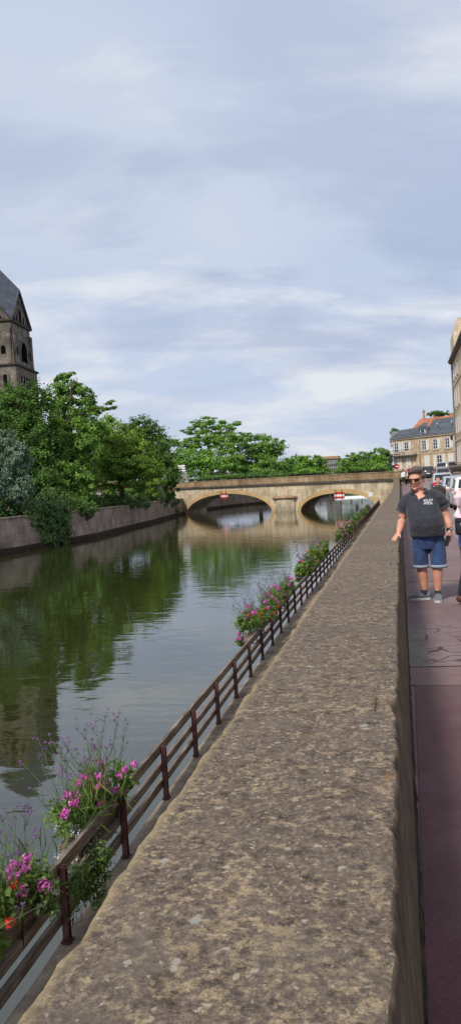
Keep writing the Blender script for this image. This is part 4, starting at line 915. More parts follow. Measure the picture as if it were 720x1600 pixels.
def house():
    # facade runs from A (left corner) to Bp (hidden by the tall building)
    A, Bp = Vector((-.85, 147, 3.1)), Vector((12.6, 136.5, 3.1))
    ex = (Bp-A).normalized(); ey = Vector((ex.y, -ex.x, 0)); Ln = (Bp-A).length; up = Vector((0, 0, 1)); dep = 8
    t = thing('corner_house', 'two storey ochre house with white shutters and a grey slate roof at the road end', 'house', A)
    H = 5.75
    def P(s, d, z): return A+ex*s+ey*(-d)+up*z
    q = MB(); q.prism([P(-.15, 0, -1.5), P(Ln, 0, -1.5), P(Ln, dep, -1.5), P(-.15, dep, -1.5)], up*(H+1.5)); obj('wall', q, 'facade', t, False, True)
    q = MB(); q.prism([P(-.3, -.25, H+.003), P(Ln, -.25, H+.003), P(Ln, dep+.2, H+.003), P(-.3, dep+.2, H+.003)], up*.22); q.prism([P(-.2, -.09, 2.75), P(Ln, -.09, 2.75), P(Ln, 0, 2.75), P(-.2, 0, 2.75)], up*.16); obj('cornice', q, 'trim_stone', t, False, True)
    z0 = H+.226
    # main roof over the right section, and a lower hipped roof on the corner section
    sp = 4.6
    q = MB(); q.loft([[P(sp-.6, -.35, z0), P(sp-.6, dep+.3, z0), P(sp-.6, dep/2+.1, z0+.06)], [P(sp+1.9, -.35, z0), P(sp+1.9, dep+.3, z0), P(sp+1.9, dep*.5, z0+3.1)], [P(Ln, -.35, z0), P(Ln, dep+.3, z0), P(Ln, dep*.5, z0+3.1)]])
    q.add([P(sp-2.6, -.36, z0+.01), P(sp+2.2, -.36, z0+.01), P(sp+2.2, 1.9, z0+2.5), P(sp+.9, 1.9, z0+2.5)], [(0, 1, 2, 3)])
    obj('main_roof', q, 'slate', t, False, True)
    q = MB(); r0 = [P(-.35, -.4, z0), P(sp, -.4, z0), P(sp, dep, z0), P(-.35, dep, z0)]; r1 = [P(.5, 1.2, z0+1.6), P(sp, 1.2, z0+1.75), P(sp, dep-1, z0+1.75), P(.5, dep-1, z0+1.6)]; q.loft([r0, r1]); obj('corner_roof', q, 'slate', t, False, True)
    q = MB(); q.box(P(-.5, .8, z0+.7), (.9, 1, 1.7)); q.box(P(-.9, .5, z0-.1), (.5, .6, 1.0)); q.box(P(-.75, .6, z0-1.1), (.6, .7, .5)); obj('corner_turret', q, 'zinc', t, False, True)
    # dormer
    dq = MB(); c = P(6.5, .3, z0+.75); dq.prism([c+ex*a+up*b for a, b in ((-.55, -.6), (.55, -.6), (.55, .55), (-.55, .55))], -ey*2.0); d = obj('dormer', dq, 'shutter', t, False, True)
    q = MB(); q.prism([c+ex*a+up*b+ey*.12 for a, b in ((-.95, .45), (.8, .55), (0, 1.05))], -ey*2.3); obj('dormer_roof', q, 'slate', d, False, True)
    q = MB(); q.prism([c+ex*a*.36+up*(b*.4-.02)+ey*.02 for a, b in ((-1, -1), (1, -1), (1, 1), (-1, 1))], -ey*.1); obj('pane', q, 'glass', d, False, True)
    # windows, upper and ground floor
    for s, sh in ((.75, 'right'), (3.0, 'open'), (7.2, 'right'), (9.6, 'right'), (12.1, 'right'), (14.6, 'right')): window(t, None, ex, ey, P(s+(-.3 if s > 5 else 0), 0, 4.35), .95, 1.75, sh)
    for s, sh in ((1.3, 'closed'), (3.3, 'closed'), (7.4, 'closed'), (10.0, 'open'), (12.4, 'closed'), (14.8, 'closed')): window(t, None, ex, ey, P(s, 0, 1.35), 1.1, 2.0, sh)
    # balcony
    q = MB(); q.prism([P(-.2, 0, 2.6), P(5.3, 0, 2.6), P(5.3, -1.1, 2.6), P(-.2, -1.1, 2.6)], up*.2); bal = obj('balcony', q, 'dark_stone', t, False, True)
    q = MB()
    for k in range(30): q.box(P(-.15+k*.185, -1.05, 3.3), (.03, .03, 1.0))
    q.beam(P(-.2, -1.05, 3.8), P(5.3, -1.05, 3.8), .06, .06); obj('railing', q, 'iron', bal, False, True)
    q = MB(); q.prism([P(3.3, -1.0, 2.82), P(5.2, -1.0, 2.82), P(5.2, -1.1, 2.82), P(3.3, -1.1, 2.82)], up*.8); q.box(P(5.1, -.9, 3.3), (.5, .4, 1.0)); obj('balcony_panel', q, 'trim_stone', bal, False, True)
    q = MB(); q.tube([P(5.9, -.09, -.2), P(5.9, -.09, H)], .07, 8); obj('drainpipe', q, 'zinc', t, True, True)
    for k, s in enumerate((9.0, 12.0)):
        q = MB(); c = P(s, 1.3, z0+1.5); q.tube([c, c+up*.5], [.12, .2], 6); obj('skylight', q, 'metal_grey', t, True, True)
house()
def rear_house():
    A, Bp = Vector((2.8, 155, 3.0)), Vector((15.5, 148, 3.0)); ex = (Bp-A).normalized(); ey = Vector((ex.y, -ex.x, 0)); up = Vector((0, 0, 1)); Ln = (Bp-A).length
    t = thing('orange_roofed_house', 'taller house with an orange tiled roof rising behind the corner house', 'house', A)
    def P(s, d, z): return A+ex*s-ey*d+up*z
    H = 7.6
    q = MB(); q.prism([P(0, 0, -1), P(0, 9, -1), P(0, 9, H), P(0, 4.5, H+2.5), P(0, 0, H)], ex*Ln); obj('wall', q, 'facade_pale', t, False, True)
    q = MB()
    for d0, d1, za, zb in ((-.6, 4.5, H-.3, H+2.55), (9.6, 4.5, H-.3, H+2.55)): q.prism([P(-.4, d0, za), P(-.4, d1, zb), P(-.4, d1, zb+.2), P(-.4, d0, za+.2)], ex*(Ln+.8))
    obj('roof', q, 'orange_tile', t, False, True)
    for s_, d_, hh_, sz in ((.6, 4.2, 2.4, (.45, .5)), (3.0, 5, 1.0, (1.6, .7)), (6, 5, 1.3, (.7, .7))): q = MB(); q.box(P(s_, d_, H+2.0+hh_/2), (*sz, hh_)); obj('chimney', q, 'red_wall', t, False, True)
    for k, s in enumerate((5.3, 12)):
        q = MB(); c = P(s, .9, H+.45); q.prism([c+ex*a+up*b+ey*.1 for a, b in ((-1.1, -.1), (1.1, -.1), (1.1, .55), (-1.1, .55))], -ey*1.5); dd = obj('roof_window', q, 'zinc', t, False, True)
        q = MB(); q.prism([c+ex*a+up*b+ey*.13 for a, b in ((-1, .02), (1, .02), (1, .45), (-1, .45))], -ey*.1); obj('pane', q, 'glass', dd, False, True)
    for k, (s, ln) in enumerate(((8.3, 3.0), (9.7, 2.6))):
        q = MB(); c = P(s, 4.5, H+2.6); q.tube([c, c+up*ln], .04, 6); 
        for j in range(3): q.tube([c+up*(ln-.1-.35*j)-ex*.6, c+up*(ln-.1-.35*j)+ex*.6], .025, 5)
        obj('aerial', q, 'metal_grey', t, True, True)
    q = MB(); c = P(9.2, 4.6, H+3.7); q.ell(c, (.5, .15, .8), 12, 8, Matrix.Rotation(.5, 3, 'Y')); obj('dish', q, 'metal_grey', t, True, True)
    t2 = thing('roof_garden_tree', 'bushy green plants showing above the ridge of the orange roof', 'tree', P(6, 9, H))
    c, nn, tt = blob_leaves([B(682, 646, 158, 9, 3.5), B(670, 648, 158, 4, 3), B(690, 647, 158, 6, 3), B(699, 646, 160, 3, 4)], 1500, .35, 20); leaf_mesh('crown', c, nn, .3*(.6+.8*rng.random(len(c))), tt, 'leaf_dark', t2)
    q = MB(); p = P(8, 8.6, 0); e = at(684, 648, 158); q.tube([p, e], [.25, .12], 7); obj('trunk', q, 'bark', t2, True, True)
rear_house()
t = thing('house_corner_shrub', 'small green tree top peeping out behind the corner turret', 'tree', at(615, 690, 158))
c, nn, tt = blob_leaves([B(615, 672, 158, 6, 3), B(611, 676, 158, 3, 3)], 500, .35, 20); leaf_mesh('crown', c, nn, .3*(.6+.8*rng.random(len(c))), tt, 'leaf_dark', t)
q = MB(); p = at(615, 676, 158); q.tube([(p.x, p.y, 3.2), p], .12, 6); obj('trunk', q, 'bark', t, True, True)

def tall_building():
    x0, y0, y1 = 8.45, 70, 119.5; up = Vector((0, 0, 1)); ex = Vector((0, -1, 0)); ey = Vector((-1, 0, 0)); z0 = road_z(119)-.4; H = 18.2
    t = thing('tall_building', 'tall ochre stone townhouse cut off by the right edge', 'building', (x0, y1, z0))
    q = MB(); q.prism([(x0, y0, -1), (x0+14, y0, -1), (x0+14, y1, -1), (x0, y1, -1)], up*(H+1)); obj('wall', q, 'facade_bright', t, False, True)
    q = MB(); q.prism([(x0-.12, y1-.55, -1), (x0, y1-.55, -1), (x0, y1+.04, -1), (x0-.12, y1+.04, -1)], up*(H+1-.05)); q.prism([(x0-.1, y0, 6.6), (x0-.003, y0, 6.6), (x0-.003, y1-.6, 6.6), (x0-.1, y1-.6, 6.6)], up*.3); q.prism([(x0-.1, y0, 14.6), (x0-.003, y0, 14.6), (x0-.003, y1-.6, 14.6), (x0-.1, y1-.6, 14.6)], up*.25); obj('pilaster', q, 'facade_bright', t, False, True)
    q = MB(); q.prism([(x0-.42, y0, H+.004), (x0+4, y0, H+.004), (x0+4, y1+.2, H+.004), (x0-.42, y1+.2, H+.004)], up*.25); obj('eaves', q, 'brown_leather', t, False, True)
    q = MB(); q.prism([(x0-.5, y0, H+.26), (x0+.3, y0, H+.26), (x0+1.6, y0, H+1.6), (x0+14, y0, H+1.7), (x0+14, y0, H+.26)], (0, y1+.3-y0, 0)); obj('roof', q, 'slate', t, False, True)
    q = MB(); q.tube([(x0-.52, y0, H+.3), (x0-.52, y1+.2, H+.3)], .11, 8); obj('gutter', q, 'zinc', t, True, True)
    q = MB(); q.prism([(x0-.1, 112.5, H+.5), (x0+6, 112.5, H+.5), (x0+6, 112.5, H+5.4), (x0+.5, 112.5, H+5.4), (x0-.1, 112.5, H+3.4)], (0, 6.4, 0)); obj('gable_wall', q, 'facade_bright', t, False, True)
    for fl, z in enumerate((4.6, 8.8, 12.6, 16.3)):
        for y in (116.6, 113.0, 109.4): window(t, None, ex, ey, Vector((x0, y, z)), 1.2, 2.2 if fl < 3 else 1.4, 'none' if fl else 'closed')
    q = MB(); q.tube([(x0-.16, y1-.75, 2), (x0-.16, y1-.75, H)], .08, 8); obj('drainpipe', q, 'zinc', t, True, True)
    # bracket lantern on the wall
    l = thing('wall_lantern', 'lantern on a curled bracket fixed to the tall building', 'lamp', (x0, 112, 6.9))
    q = MB(); q.tube([(x0, 112, 7.3), (x0-.5, 112, 7.5), (x0-1.1, 112, 7.35)], .04, 6); obj('bracket', q, 'iron', l, True, True)
    q = MB(); q.lathe((x0-1.1, 112, 6.6), [(.1, 0), (.2, .45), (.24, .5), (.05, .72)], 8); obj('lantern_body', q, 'iron', l, False, True)
tall_building()
# white drain cupboard & distant building
def distant():
    P = at(517, 740, 260); t = thing('distant_building', 'distant grey terraced block with an orange roof between the trees', 'building', (P.x, 260, 0))
    a, b = at(507, 740, 260).x, at(528, 740, 260).x; zt = at(517, 716, 260).z
    q = MB(); q.box(((a+b)/2, 264, zt/2-.2), (b-a, 8, zt-.4)); obj('wall', q, 'grey_facade', t, False, True)
    for k in range(7):
        q = MB(); q.box((a+.5+k*(b-a)/7, 259.9, zt*.55), (.18, .3, zt*.9)); obj('pier', q, 'grey_facade', t, False, True)
    q = MB()
    for k in range(3): q.box(((a+b)/2, 259.93, zt*.45+k*1.6), (b-a-.4, .1, .7))
    obj('window_bands', q, 'glass', t, False, True)
    q = MB(); q.box(((a+b)/2-.6, 264, zt+.25), (b-a+2, 9, .9)); obj('roof', q, 'red_wall', t, False, True)
distant()
# signs and signals at the bridgehead
P = at(619, 729, 99); t = thing('no_entry_sign', 'round red sign with a white bar on a post at the bridgehead', 'sign', (P.x, P.y, road_z(99)))
q = MB(); q.tube([(P.x, P.y+.05, road_z(99)), (P.x, P.y+.05, P.z+.4)], .04, 6); obj('post', q, 'metal_grey', t, True, True)
def disc(r, n=20): return [Vector((P.x+r*math.cos(2*math.pi*k/n), P.y, P.z+r*math.sin(2*math.pi*k/n))) for k in range(n)]
q = MB(); q.prism(disc(.36), (0, -.03, 0)); obj('disc', q, 'paint_red', t, False, True)
q = MB(); q.box((P.x, P.y-.045, P.z), (.5, .02, .13)); obj('bar', q, 'paint_white', t, False, True)
P2 = at(610.5, 722, 98); t = thing('traffic_signal', 'black signal head on a post beside the corner house', 'traffic light', (P2.x, P2.y, 1.6))
q = MB(); q.tube([(P2.x, P2.y, 1.6), (P2.x, P2.y, P2.z)], .05, 6); obj('post', q, 'iron', t, True, True)
q = MB(); q.box((P2.x, P2.y, P2.z+.35), (.34, .3, .95)); q.box((P2.x+.2, P2.y, P2.z-.55), (.4, .3, .32)); obj('housing', q, 'black', t, False, True, .03)
for k in range(3): q = MB(); q.ell((P2.x, P2.y-.16, P2.z+.35+.28*(k-1)), (.1, .03, .1), 10, 6); obj('signal_lens', q, 'glass', t, True, True)

# ------------------------------------------------------------------ cars
def car(y, x, label, paint, roofp=None, L_=4.2, W=1.76, H=1.5, suv=False, rz=0, z=None):
    z = road_z(y+L_/2)+.012 if z is None else z
    slope = math.atan((road_z(y+L_)-road_z(y))/L_)
    t = thing('parked_car', label, 'car', (x+W/2, y+L_/2, z), rz, 'cars parked along the street'); t.rotation_euler.x = slope
    hw, hl = W/2, L_/2; belt = H*.62; gc = .2 if not suv else .26
    # body, rear (-y) towards the viewer
    st = [(-hl, .88, gc+.18, belt-.14), (-hl+.05, .95, gc+.08, belt-.02), (-hl+.25, .99, gc, belt), (-hl*.45, 1, gc-.02, belt+.0), (hl*.25, 1, gc-.02, belt-.02), (hl*.5, .99, gc-.02, belt-.07), (hl-.35, .96, gc, belt-.18), (hl-.06, .9, gc+.06, belt-.3), (hl, .8, gc+.14, belt-.36)]
    rings = []
    for yy, k, zb, zt in st:
        w = hw*k; r = []
        for a, b in ((-.9, 0), (-1, .12), (-1, .45), (-.985, .62), (-.95, .9), (-.86, 1), (.86, 1), (.95, .9), (.985, .62), (1, .45), (1, .12), (.9, 0)): r.append((w*a, yy, zb+(zt-zb)*b))
        rings.append(r)
    q = MB(); q.loft(rings); obj('body', q, paint, t, True).modifiers.new('e', 'EDGE_SPLIT').split_angle = R(50)
    # greenhouse
    def rr(x_, y0, y1, zz): return [(-x_, y0, zz), (-x_*.9, y0-.06, zz), (x_*.9, y0-.06, zz), (x_, y0, zz), (x_, y1, zz), (x_*.9, y1+.06, zz), (-x_*.9, y1+.06, zz), (-x_, y1, zz)]
    yb0, yb1 = -hl+.12, hl*.42; yr0, yr1 = (-hl+.32 if suv else -hl+.5), hl*.02
    q = MB(); q.loft([rr(hw*.93, yb0, yb1, belt-.08), rr(hw*.91, yb0+.03, yb1-.05, belt+.02), rr(hw*.76, yr0, yr1, H-.06), rr(hw*.7, yr0+.06, yr1-.08, H)])
    obj('cabin', q, roofp or paint, t, True).modifiers.new('e', 'EDGE_SPLIT').split_angle = R(40)
    zb_, zt_ = belt+.04, H-.1
    def lerp(f, a, b): return a+(b-a)*f
    def side_pt(f, yy_b, yy_t, s): return (s*(lerp(f, hw*.91, hw*.76)+.012), lerp(f, yy_b, yy_t), lerp(f, zb_, zt_))
    def panel(name, pts, m_):
        q = MB(); q.add(pts, [tuple(range(len(pts)))]); return obj(name, q, m_, t)
    for s in (-1, 1):
        panel('side_window', [side_pt(.05, yb0+.5, 0, s)[:1]+(yb0+.55, zb_+.02), (side_pt(.05, 0, 0, s)[0], yb1-.45, zb_+.02), (side_pt(.95, 0, 0, s)[0], yr1-.12, zt_-.02), (side_pt(.95, 0, 0, s)[0], yr0+.4, zt_-.02)], 'glass')
    for nm, ya, yb, sg in (('rear_window', yb0-.035, yr0-.075, -1), ('windscreen', yb1+.03, yr1+.075, 1)):
        p = []
        for f, a in ((.12, -1), (.12, 1), (.92, 1), (.92, -1)): p.append((a*(lerp(f, hw*.91, hw*.76)*.84), lerp(f, ya, yb)+sg*.012, lerp(f, zb_-.04, zt_+.04)))
        panel(nm, p, 'glass')
    for s in (-1, 1):
        q = MB(); q.prism([(s*hw*a, -hl-.004+d, belt+zz) for a, zz, d in ((.52, -.1, .0), (.93, -.06, .02), (.955, -.2, .03), (.86, -.26, .0), (.56, -.21, 0))], (0, .1, 0)); o = obj('taillight', q, 'tail_red', t)
        q = MB(); q.ell((s*(hw+.09), hl*.32, belt+.06), (.1, .07, .075), 10, 8); obj('mirror', q, paint, t, True)
        for yy in (-hl+.72, hl-.78):
            w_ = MB(); r = .32 if not suv else .36; n = 20; rows = []
            for dx, rr_ in ((-.1, r*.86), (-.08, r), (.08, r), (.1, r*.86)): rows.append([(s*(hw-.1)+dx, yy+rr_*math.cos(2*math.pi*k/n), r+rr_*math.sin(2*math.pi*k/n)) for k in range(n)])
            w_.loft(rows); wh = obj('wheel', w_, 'rubber', t, True)
            q = MB(); q.loft([[(s*(hw-.1)+s*dx, yy+rr_*math.cos(2*math.pi*k/n), r+rr_*math.sin(2*math.pi*k/n)) for k in range(n)] for dx, rr_ in ((.06, r*.6), (.106, r*.62), (.108, r*.2))]); obj('rim', q, 'metal_grey', wh, True)
    q = MB(); q.box((0, -hl-.006, belt-.3), (.5, .02, .11)); obj('number_plate', q, 'paint_white', t)
    q = MB(); q.prism([(a*hw, -hl-.02, gc+zz) for a, zz in ((-.62, .02), (.62, .02), (.5, .2), (-.5, .2))], (0, .12, 0)); q.box((0, -hl+.12, gc+.02), (hw*1.7, .2, .1)); obj('bumper_trim', q, 'black', t)
    return t
car(37.6, 2.42, 'white hatchback seen from behind at the right edge, nearest of the parked cars', 'car_white', None, 4.2, 1.8, 1.56)
car(43.4, 2.55, 'silver blue car whose roof shows just behind the white hatchback', 'car_silver', None, 4.3, 1.76, 1.62)
car(49.6, 2.5, 'black hatchback with a pale roof between the dark blue car and the silver one', 'car_black', 'car_silver', 4.3, 1.8, 1.62, True)
car(64.5, 2.5, 'dark blue tall car with a silver roof, left of the black hatchback', 'car_blue', 'car_silver', 4.3, 1.8, 1.68, True)
car(97, 2.5, 'black car with red tail lights farthest along the street, by the house', 'car_dark', None, 4.2, 1.75, 1.42)
car(88, 3.8, 'grey car with red tail lights partly behind the dark blue one', 'car_grey', None, 4.3, 1.78, 1.5)
car(104, 5.7, 'big dark estate car parked askew before the house shutters', 'car_dark', 'car_silver', 4.5, 1.85, 1.7, True, R(-35))

# ------------------------------------------------------------------ people
def hand(mb, wrist, palm_dir, across, normal, L_=.18, curl=.5, spread=1.0):
    """adds palm, four fingers and a thumb; across points to the thumb side, normal out of the back of the hand"""
    w = Vector(wrist); d = Vector(palm_dir).normalized(); a = Vector(across).normalized(); a = (a-d*a.dot(d)).normalized(); n = d.cross(a)
    if n.dot(Vector(normal)) < 0: n = -n
    pl = L_*.5
    mb.tube([w-d*.01, w+d*pl*.45, w+d*pl*.92], [(.03, .022), (.042, .021), (.041, .017)], 12, ref=n, caps='round')
    for k, (off, ln) in enumerate(((.031, .43), (.0105, .48), (-.0105, .45), (-.031, .35))):
        p = w+d*pl*.85+a*off*.95; ln *= L_; ang_ = off*6*spread
        q = [p]; dd = (d+a*math.tan(ang_)*.5).normalized()
        for j, f in enumerate((.45, .32, .23)):
            dd = (dd*math.cos(curl*(.5 if j == 0 else .9))-n*math.sin(curl*(.5 if j == 0 else .9))).normalized(); q.append(q[-1]+dd*ln*f)
        mb.tube(q, [.0105, .0098, .0088, .0075], 8, ref=a, caps='round')
    p = w+d*pl*.2+a*.026; mb.tube([p, p+(a*.75+d*.65-n*.2).normalized()*.042, p+(a*.75+d*.65-n*.2).normalized()*.042+(d*.8+a*.35-n*.3).normalized()*.034], [.0145, .012, .0095], 8, caps='round')
def head_mb(mb, c, s=1.0, yaw=0, pitch=0, wide=1.0):
    """face looks along local -y before yaw/pitch; c is the head centre"""
    rot = Matrix.Rotation(yaw, 3, 'Z') @ Matrix.Rotation(pitch, 3, 'X'); c = Vector(c)
    def T(p): return c+rot @ (Vector((p[0]*wide, p[1], p[2]))*s)
    def E(p, r, nu=18, nv=12):
        t_ = MB(); t_.ell((0, 0, 0), r, nu, nv); mb.add([T(Vector(p)+v) for v in t_.v], t_.f)
    E((0, .012, .032), (.077, .096, .088)); E((0, -.02, -.03), (.066, .075, .085)); E((0, -.045, -.075), (.045, .045, .042)); E((0, -.083, -.095), (.02, .018, .018))
    E((0, -.07, .03), (.058, .03, .018))                       # brow
    for sx in (-1, 1):
        E((sx*.04, -.062, -.018), (.026, .026, .022)); E((sx*.078, .01, -.01), (.012, .022, .034)); E((sx*.048, -.03, -.07), (.022, .035, .035))
    mb.add([T(v) for v in ((-.009, -.088, .024), (.009, -.088, .024), (.017, -.093, -.03), (-.017, -.093, -.03), (0, -.122, -.024), (0, -.095, .026), (0, -.092, -.04))], [(0, 1, 5), (0, 5, 4), (5, 1, 4), (1, 2, 4), (0, 4, 3), (4, 2, 6), (3, 4, 6), (0, 3, 6, 2, 1)])
    E((0, -.1, -.022), (.015, .016, .012), 10, 8)
    E((0, -.088, -.058), (.027, .012, .007), 10, 8); E((0, -.086, -.068), (.024, .012, .007), 10, 8)
    return T
def main_man():
    O = Vector((.28, 10.75, 0))
    t = thing('person', 'man in dark polo shirt, denim shorts and sunglasses leaning one hand on the wall', 'person', O)
    b = MB()
    b.rings_z([(.78, .045, .175, 0, .14), (.92, .045, .2, -.03, .17), (1.02, .035, .205, -.055, .19), (1.12, .02, .205, -.055, .185), (1.25, .0, .2, -.025, .155), (1.36, -.01, .18, -.005, .14), (1.42, -.02, .14, .0, .118), (1.475, -.03, .09, .005, .09)], 28)
    b.tube([(-.03, .012, 1.43), (-.045, -.005, 1.5), (-.055, -.015, 1.57)], [(.08, .078), (.074, .074), (.072, .074)], 16, caps='round')
    T = head_mb(b, (-.064, -.035, 1.645), 1.17, R(-20), R(9), 1.06)
    # arms
    b.tube([(-.15, .015, 1.385), (-.21, .02, 1.345), (-.25, .03, 1.24), (-.275, .035, 1.14), (-.285, .02, 1.09), (-.305, -.08, 1.02), (-.325, -.17, .965), (-.333, -.2, .945)], [.062, .068, .064, .057, .055, .052, .037, .032], 14, caps='round')
    hand(b, (-.335, -.205, .94), (-.42, -.5, -.45), (.75, -.55, .1), (-.2, -.3, .9), .2, .32, 1.6)
    b.tube([(.15, .015, 1.4), (.212, .02, 1.36), (.262, .03, 1.26), (.298, .035, 1.15), (.31, .025, 1.1), (.325, -.01, 1.02), (.336, -.04, .955), (.337, -.05, .93)], [.062, .068, .064, .058, .055, .051, .036, .032], 14, caps='round')
    hand(b, (.337, -.052, .93), (-.03, -.12, -1), (-.55, -.8, 0), (.8, -.55, 0), .195, .38, .7)
    # legs
    b.tube([(-.055, 0, .82), (-.06, -.01, .62), (-.052, -.015, .46), (-.042, .0, .34), (-.036, .012, .26), (-.034, .012, .14), (-.034, .012, .07)], [.108, .098, .07, .066, .06, .042, .04], 16, caps='round')
    b.tube([(.15, 0, .82), (.158, -.05, .62), (.152, -.09, .46), (.145, -.085, .34), (.142, -.08, .26), (.138, -.085, .14), (.138, -.088, .07)], [.108, .098, .07, .067, .061, .042, .04], 16, caps='round')
    b.tube([(-.02, .012, .045), (-.1, .002, .04), (-.19, -.01, .032)], [(.035, .035), (.04, .03), (.034, .022)], 12, caps='round')
    b.tube([(.138, -.075, .045), (.133, -.16, .04), (.126, -.25, .032)], [(.035, .035), (.04, .03), (.034, .022)], 12, caps='round')
    robj('body', b, 'skin', t, .0065, 3)
    # polo shirt
    s = MB(); k = 1.0
    s.rings_z([(.872, .045, .222, -.03, .205), (.88, .045, .232, -.03, .212), (.93, .045, .234, -.04, .214), (1.02, .035, .236, -.06, .222), (1.12, .02, .235, -.06, .215), (1.22, .005, .228, -.035, .19), (1.32, -.005, .22, -.01, .16), (1.39, -.012, .2, .005, .14), (1.445, -.02, .15, .012, .115), (1.475, -.028, .1, .014, .1)], 32)
    s.tube([(-.05, .012, 1.40), (-.13, .015, 1.40), (-.2, .02, 1.362), (-.25, .028, 1.28), (-.278, .03, 1.215)], [.075, .088, .094, .092, .096], 18, caps='none')
    s.tube([(.02, .012, 1.405), (.12, .015, 1.42), (.205, .02, 1.382), (.262, .028, 1.3), (.292, .03, 1.235)], [.075, .088, .094, .092, .096], 18, caps='none')
    sh = remesh(s, .008, 6)
    # folds
    for v in sh.vertices:
        p = v.co; n = noise.fractal(Vector((p.x*7+p.z*4, p.y*6, p.z*13-p.x*9)), 1, 2, 3); v.co += v.normal*n*.006
    sh.update()
    import bmesh
    bm = bmesh.new(); bm.from_mesh(sh)
    bmesh.ops.delete(bm, geom=[f for f in bm.faces if f.calc_center_median().y < .0 and f.calc_center_median().z > 1.4+1.15*abs(f.calc_center_median().x+.045)], context='FACES')
    bm.to_mesh(sh); bm.free(); so = link('polo_shirt', sh, 'polo', t, True)
    q = MB()
    q.loft([[Vector((-.035, -.004, 1.472))+Vector((math.cos(a)*(.086+dr), math.sin(a)*(.084+dr), dz-.035*max(0, -math.sin(a))**3)) for a in [R(-48+276*j/24) for j in range(25)]] for dr, dz in ((.006, .045), (.016, .04), (.03, .006), (.034, -.012))], False, False)
    co = obj('collar', q, 'polo', so, True); co.modifiers.new('s', 'SOLIDIFY').thickness = .006
    # chest print, draped on the shirt
    bv = BVHTree.FromPolygons([v.co for v in sh.vertices], [p.vertices for p in sh.polygons])
    art = ["01111100111111", "11000110100011", "11011010110110", "01100110011100", "00111111100000", "10110111011010", "11110101010110", "10010111011110"]
    q = MB(); cw = .0088
    for r, row in enumerate(art):
        for c_, ch in enumerate(row):
            if ch == '1':
                cs = []
                for dx, dz in ((0, 0), (1, 0), (1, 1), (0, 1)):
                    hit = bv.ray_cast(Vector((.012+(c_+dx)*cw, -1, 1.375-(r+dz)*cw)), Vector((0, 1, 0)))
                    cs.append(hit[0]+Vector((0, -.0025, 0)) if hit[0] else None)
                if all(cs): q.add(cs, [(0, 1, 2, 3)])
    obj('chest_print', q, 'print', so)
    for zz in (1.40, 1.375): pass
    # shorts
    s = MB(); s.rings_z([(.70, .05, .19, -.0, .15), (.8, .048, .208, 0, .175), (.9, .045, .212, -.02, .185), (.945, .045, .208, -.03, .185)], 28)
    s.tube([(-.06, -.0, .82), (-.064, -.008, .62), (-.06, -.014, .455)], [(.115, .13), (.106, .115), (.1, .105)], 22, ref=(0, 1, 0), caps='none')
    s.tube([(.155, -.01, .82), (.165, -.045, .62), (.168, -.075, .455)], [(.115, .13), (.108, .115), (.106, .108)], 22, ref=(0, 1, 0), caps='none')
    sh = remesh(s, .008, 4)
    for v in sh.vertices:
        p = v.co; v.co += v.normal*noise.fractal(Vector((p.x*9, p.y*7, p.z*6+p.x*12)), 1, 2, 3)*.007
    sh.update(); so = link('denim_shorts', sh, 'denim', t, True)
    for c0, rx, ry in (((-.06, -.014), .104, .109), ((.168, -.075), .11, .112)):
        q = MB(); n = 26; q.loft([[(c0[0]+(rx+d)*math.cos(2*math.pi*k_/n), c0[1]+(ry+d)*math.sin(2*math.pi*k_/n), z) for k_ in range(n)] for d, z in ((-.014, .45), (.003, .445), (.004, .482), (-.008, .486))], False); obj('cuff', q, 'denim_cuff', so, True)
    # shoes and socks
    for (ax, ay), (dx, dy) in (((-.034, .012), (-1, -.06)), ((.138, -.088), (-.06, -1))):
        q = MB(); q.tube([(ax, ay, .14), (ax, ay, .06)], [.047, .046], 14, caps='none'); obj('sock', q, 'sock', t, True)
        d = Vector((dx, dy, 0)).normalized(); A = Vector((ax, ay, 0)); sd = Vector((-d.y, d.x, 0))
        def ring(f, w, z, zc): 
            return [A+d*f+sd*w*math.cos(2*math.pi*k_/16)+Vector((0, 0, zc+z*math.sin(2*math.pi*k_/16))) for k_ in range(16)]
        q = MB(); q.loft([ring(-.075, .02, .03, .055), ring(-.06, .04, .045, .06), ring(0, .047, .052, .062), ring(.06, .05, .044, .055), ring(.12, .052, .033, .045), ring(.17, .048, .025, .038), ring(.205, .032, .018, .032), ring(.215, .015, .01, .03)]); sho = robj('shoe', q, 'canvas_shoe', t, .006, 2)
        q = MB(); out = [(-.082, .0), (-.07, .032), (-.02, .046), (.05, .052), (.12, .056), (.18, .048), (.215, .026), (.225, 0)]
        poly = [A+d*f+sd*w for f, w in out]+[A+d*f-sd*w for f, w in reversed(out[1:-1])]; q.prism([p+Vector((0, 0, .001)) for p in poly], (0, 0, .03)); obj('sole', q, 'sole', sho)
    # hair: cap of tufts over the skull, sides and nape
    q = MB(); rnd = random.Random(4)
    for k_ in range(230):
        u, v = rnd.uniform(0, 2*math.pi), rnd.uniform(-.25, 1)
        z = v; r = math.sqrt(1-z*z); p = Vector((r*math.cos(u)*.078, .012+r*math.sin(u)*.1, .034+z*.092))
        if p.y < -.045 and p.z < .085: continue
        if p.y < .0 and p.z < .03: continue
        nrm = Vector((p.x/.078**2, (p.y-.012)/.1**2, (p.z-.034)/.092**2)).normalized(); a = T(p); e = T(p+nrm*.016+Vector((rnd.uniform(-.01, .014), .012, .012 if p.z > .09 else -.012)))
        q.tube([a, a.lerp(e, .6), e], [.017, .015, .006], 7, caps='round')
    for k_ in range(26):      # swept fringe
        f = k_/25; p = Vector((-.06+.12*f, -.062-.018*math.sin(f*math.pi), .094+.012*math.sin(f*3.1))); a = T(p); e = T(p+Vector((.018, -.006, .028))); q.tube([a, e], [.015, .009], 7, caps='round')
    robj('hair', q, 'hair', t, .006, 2)
    q = MB()
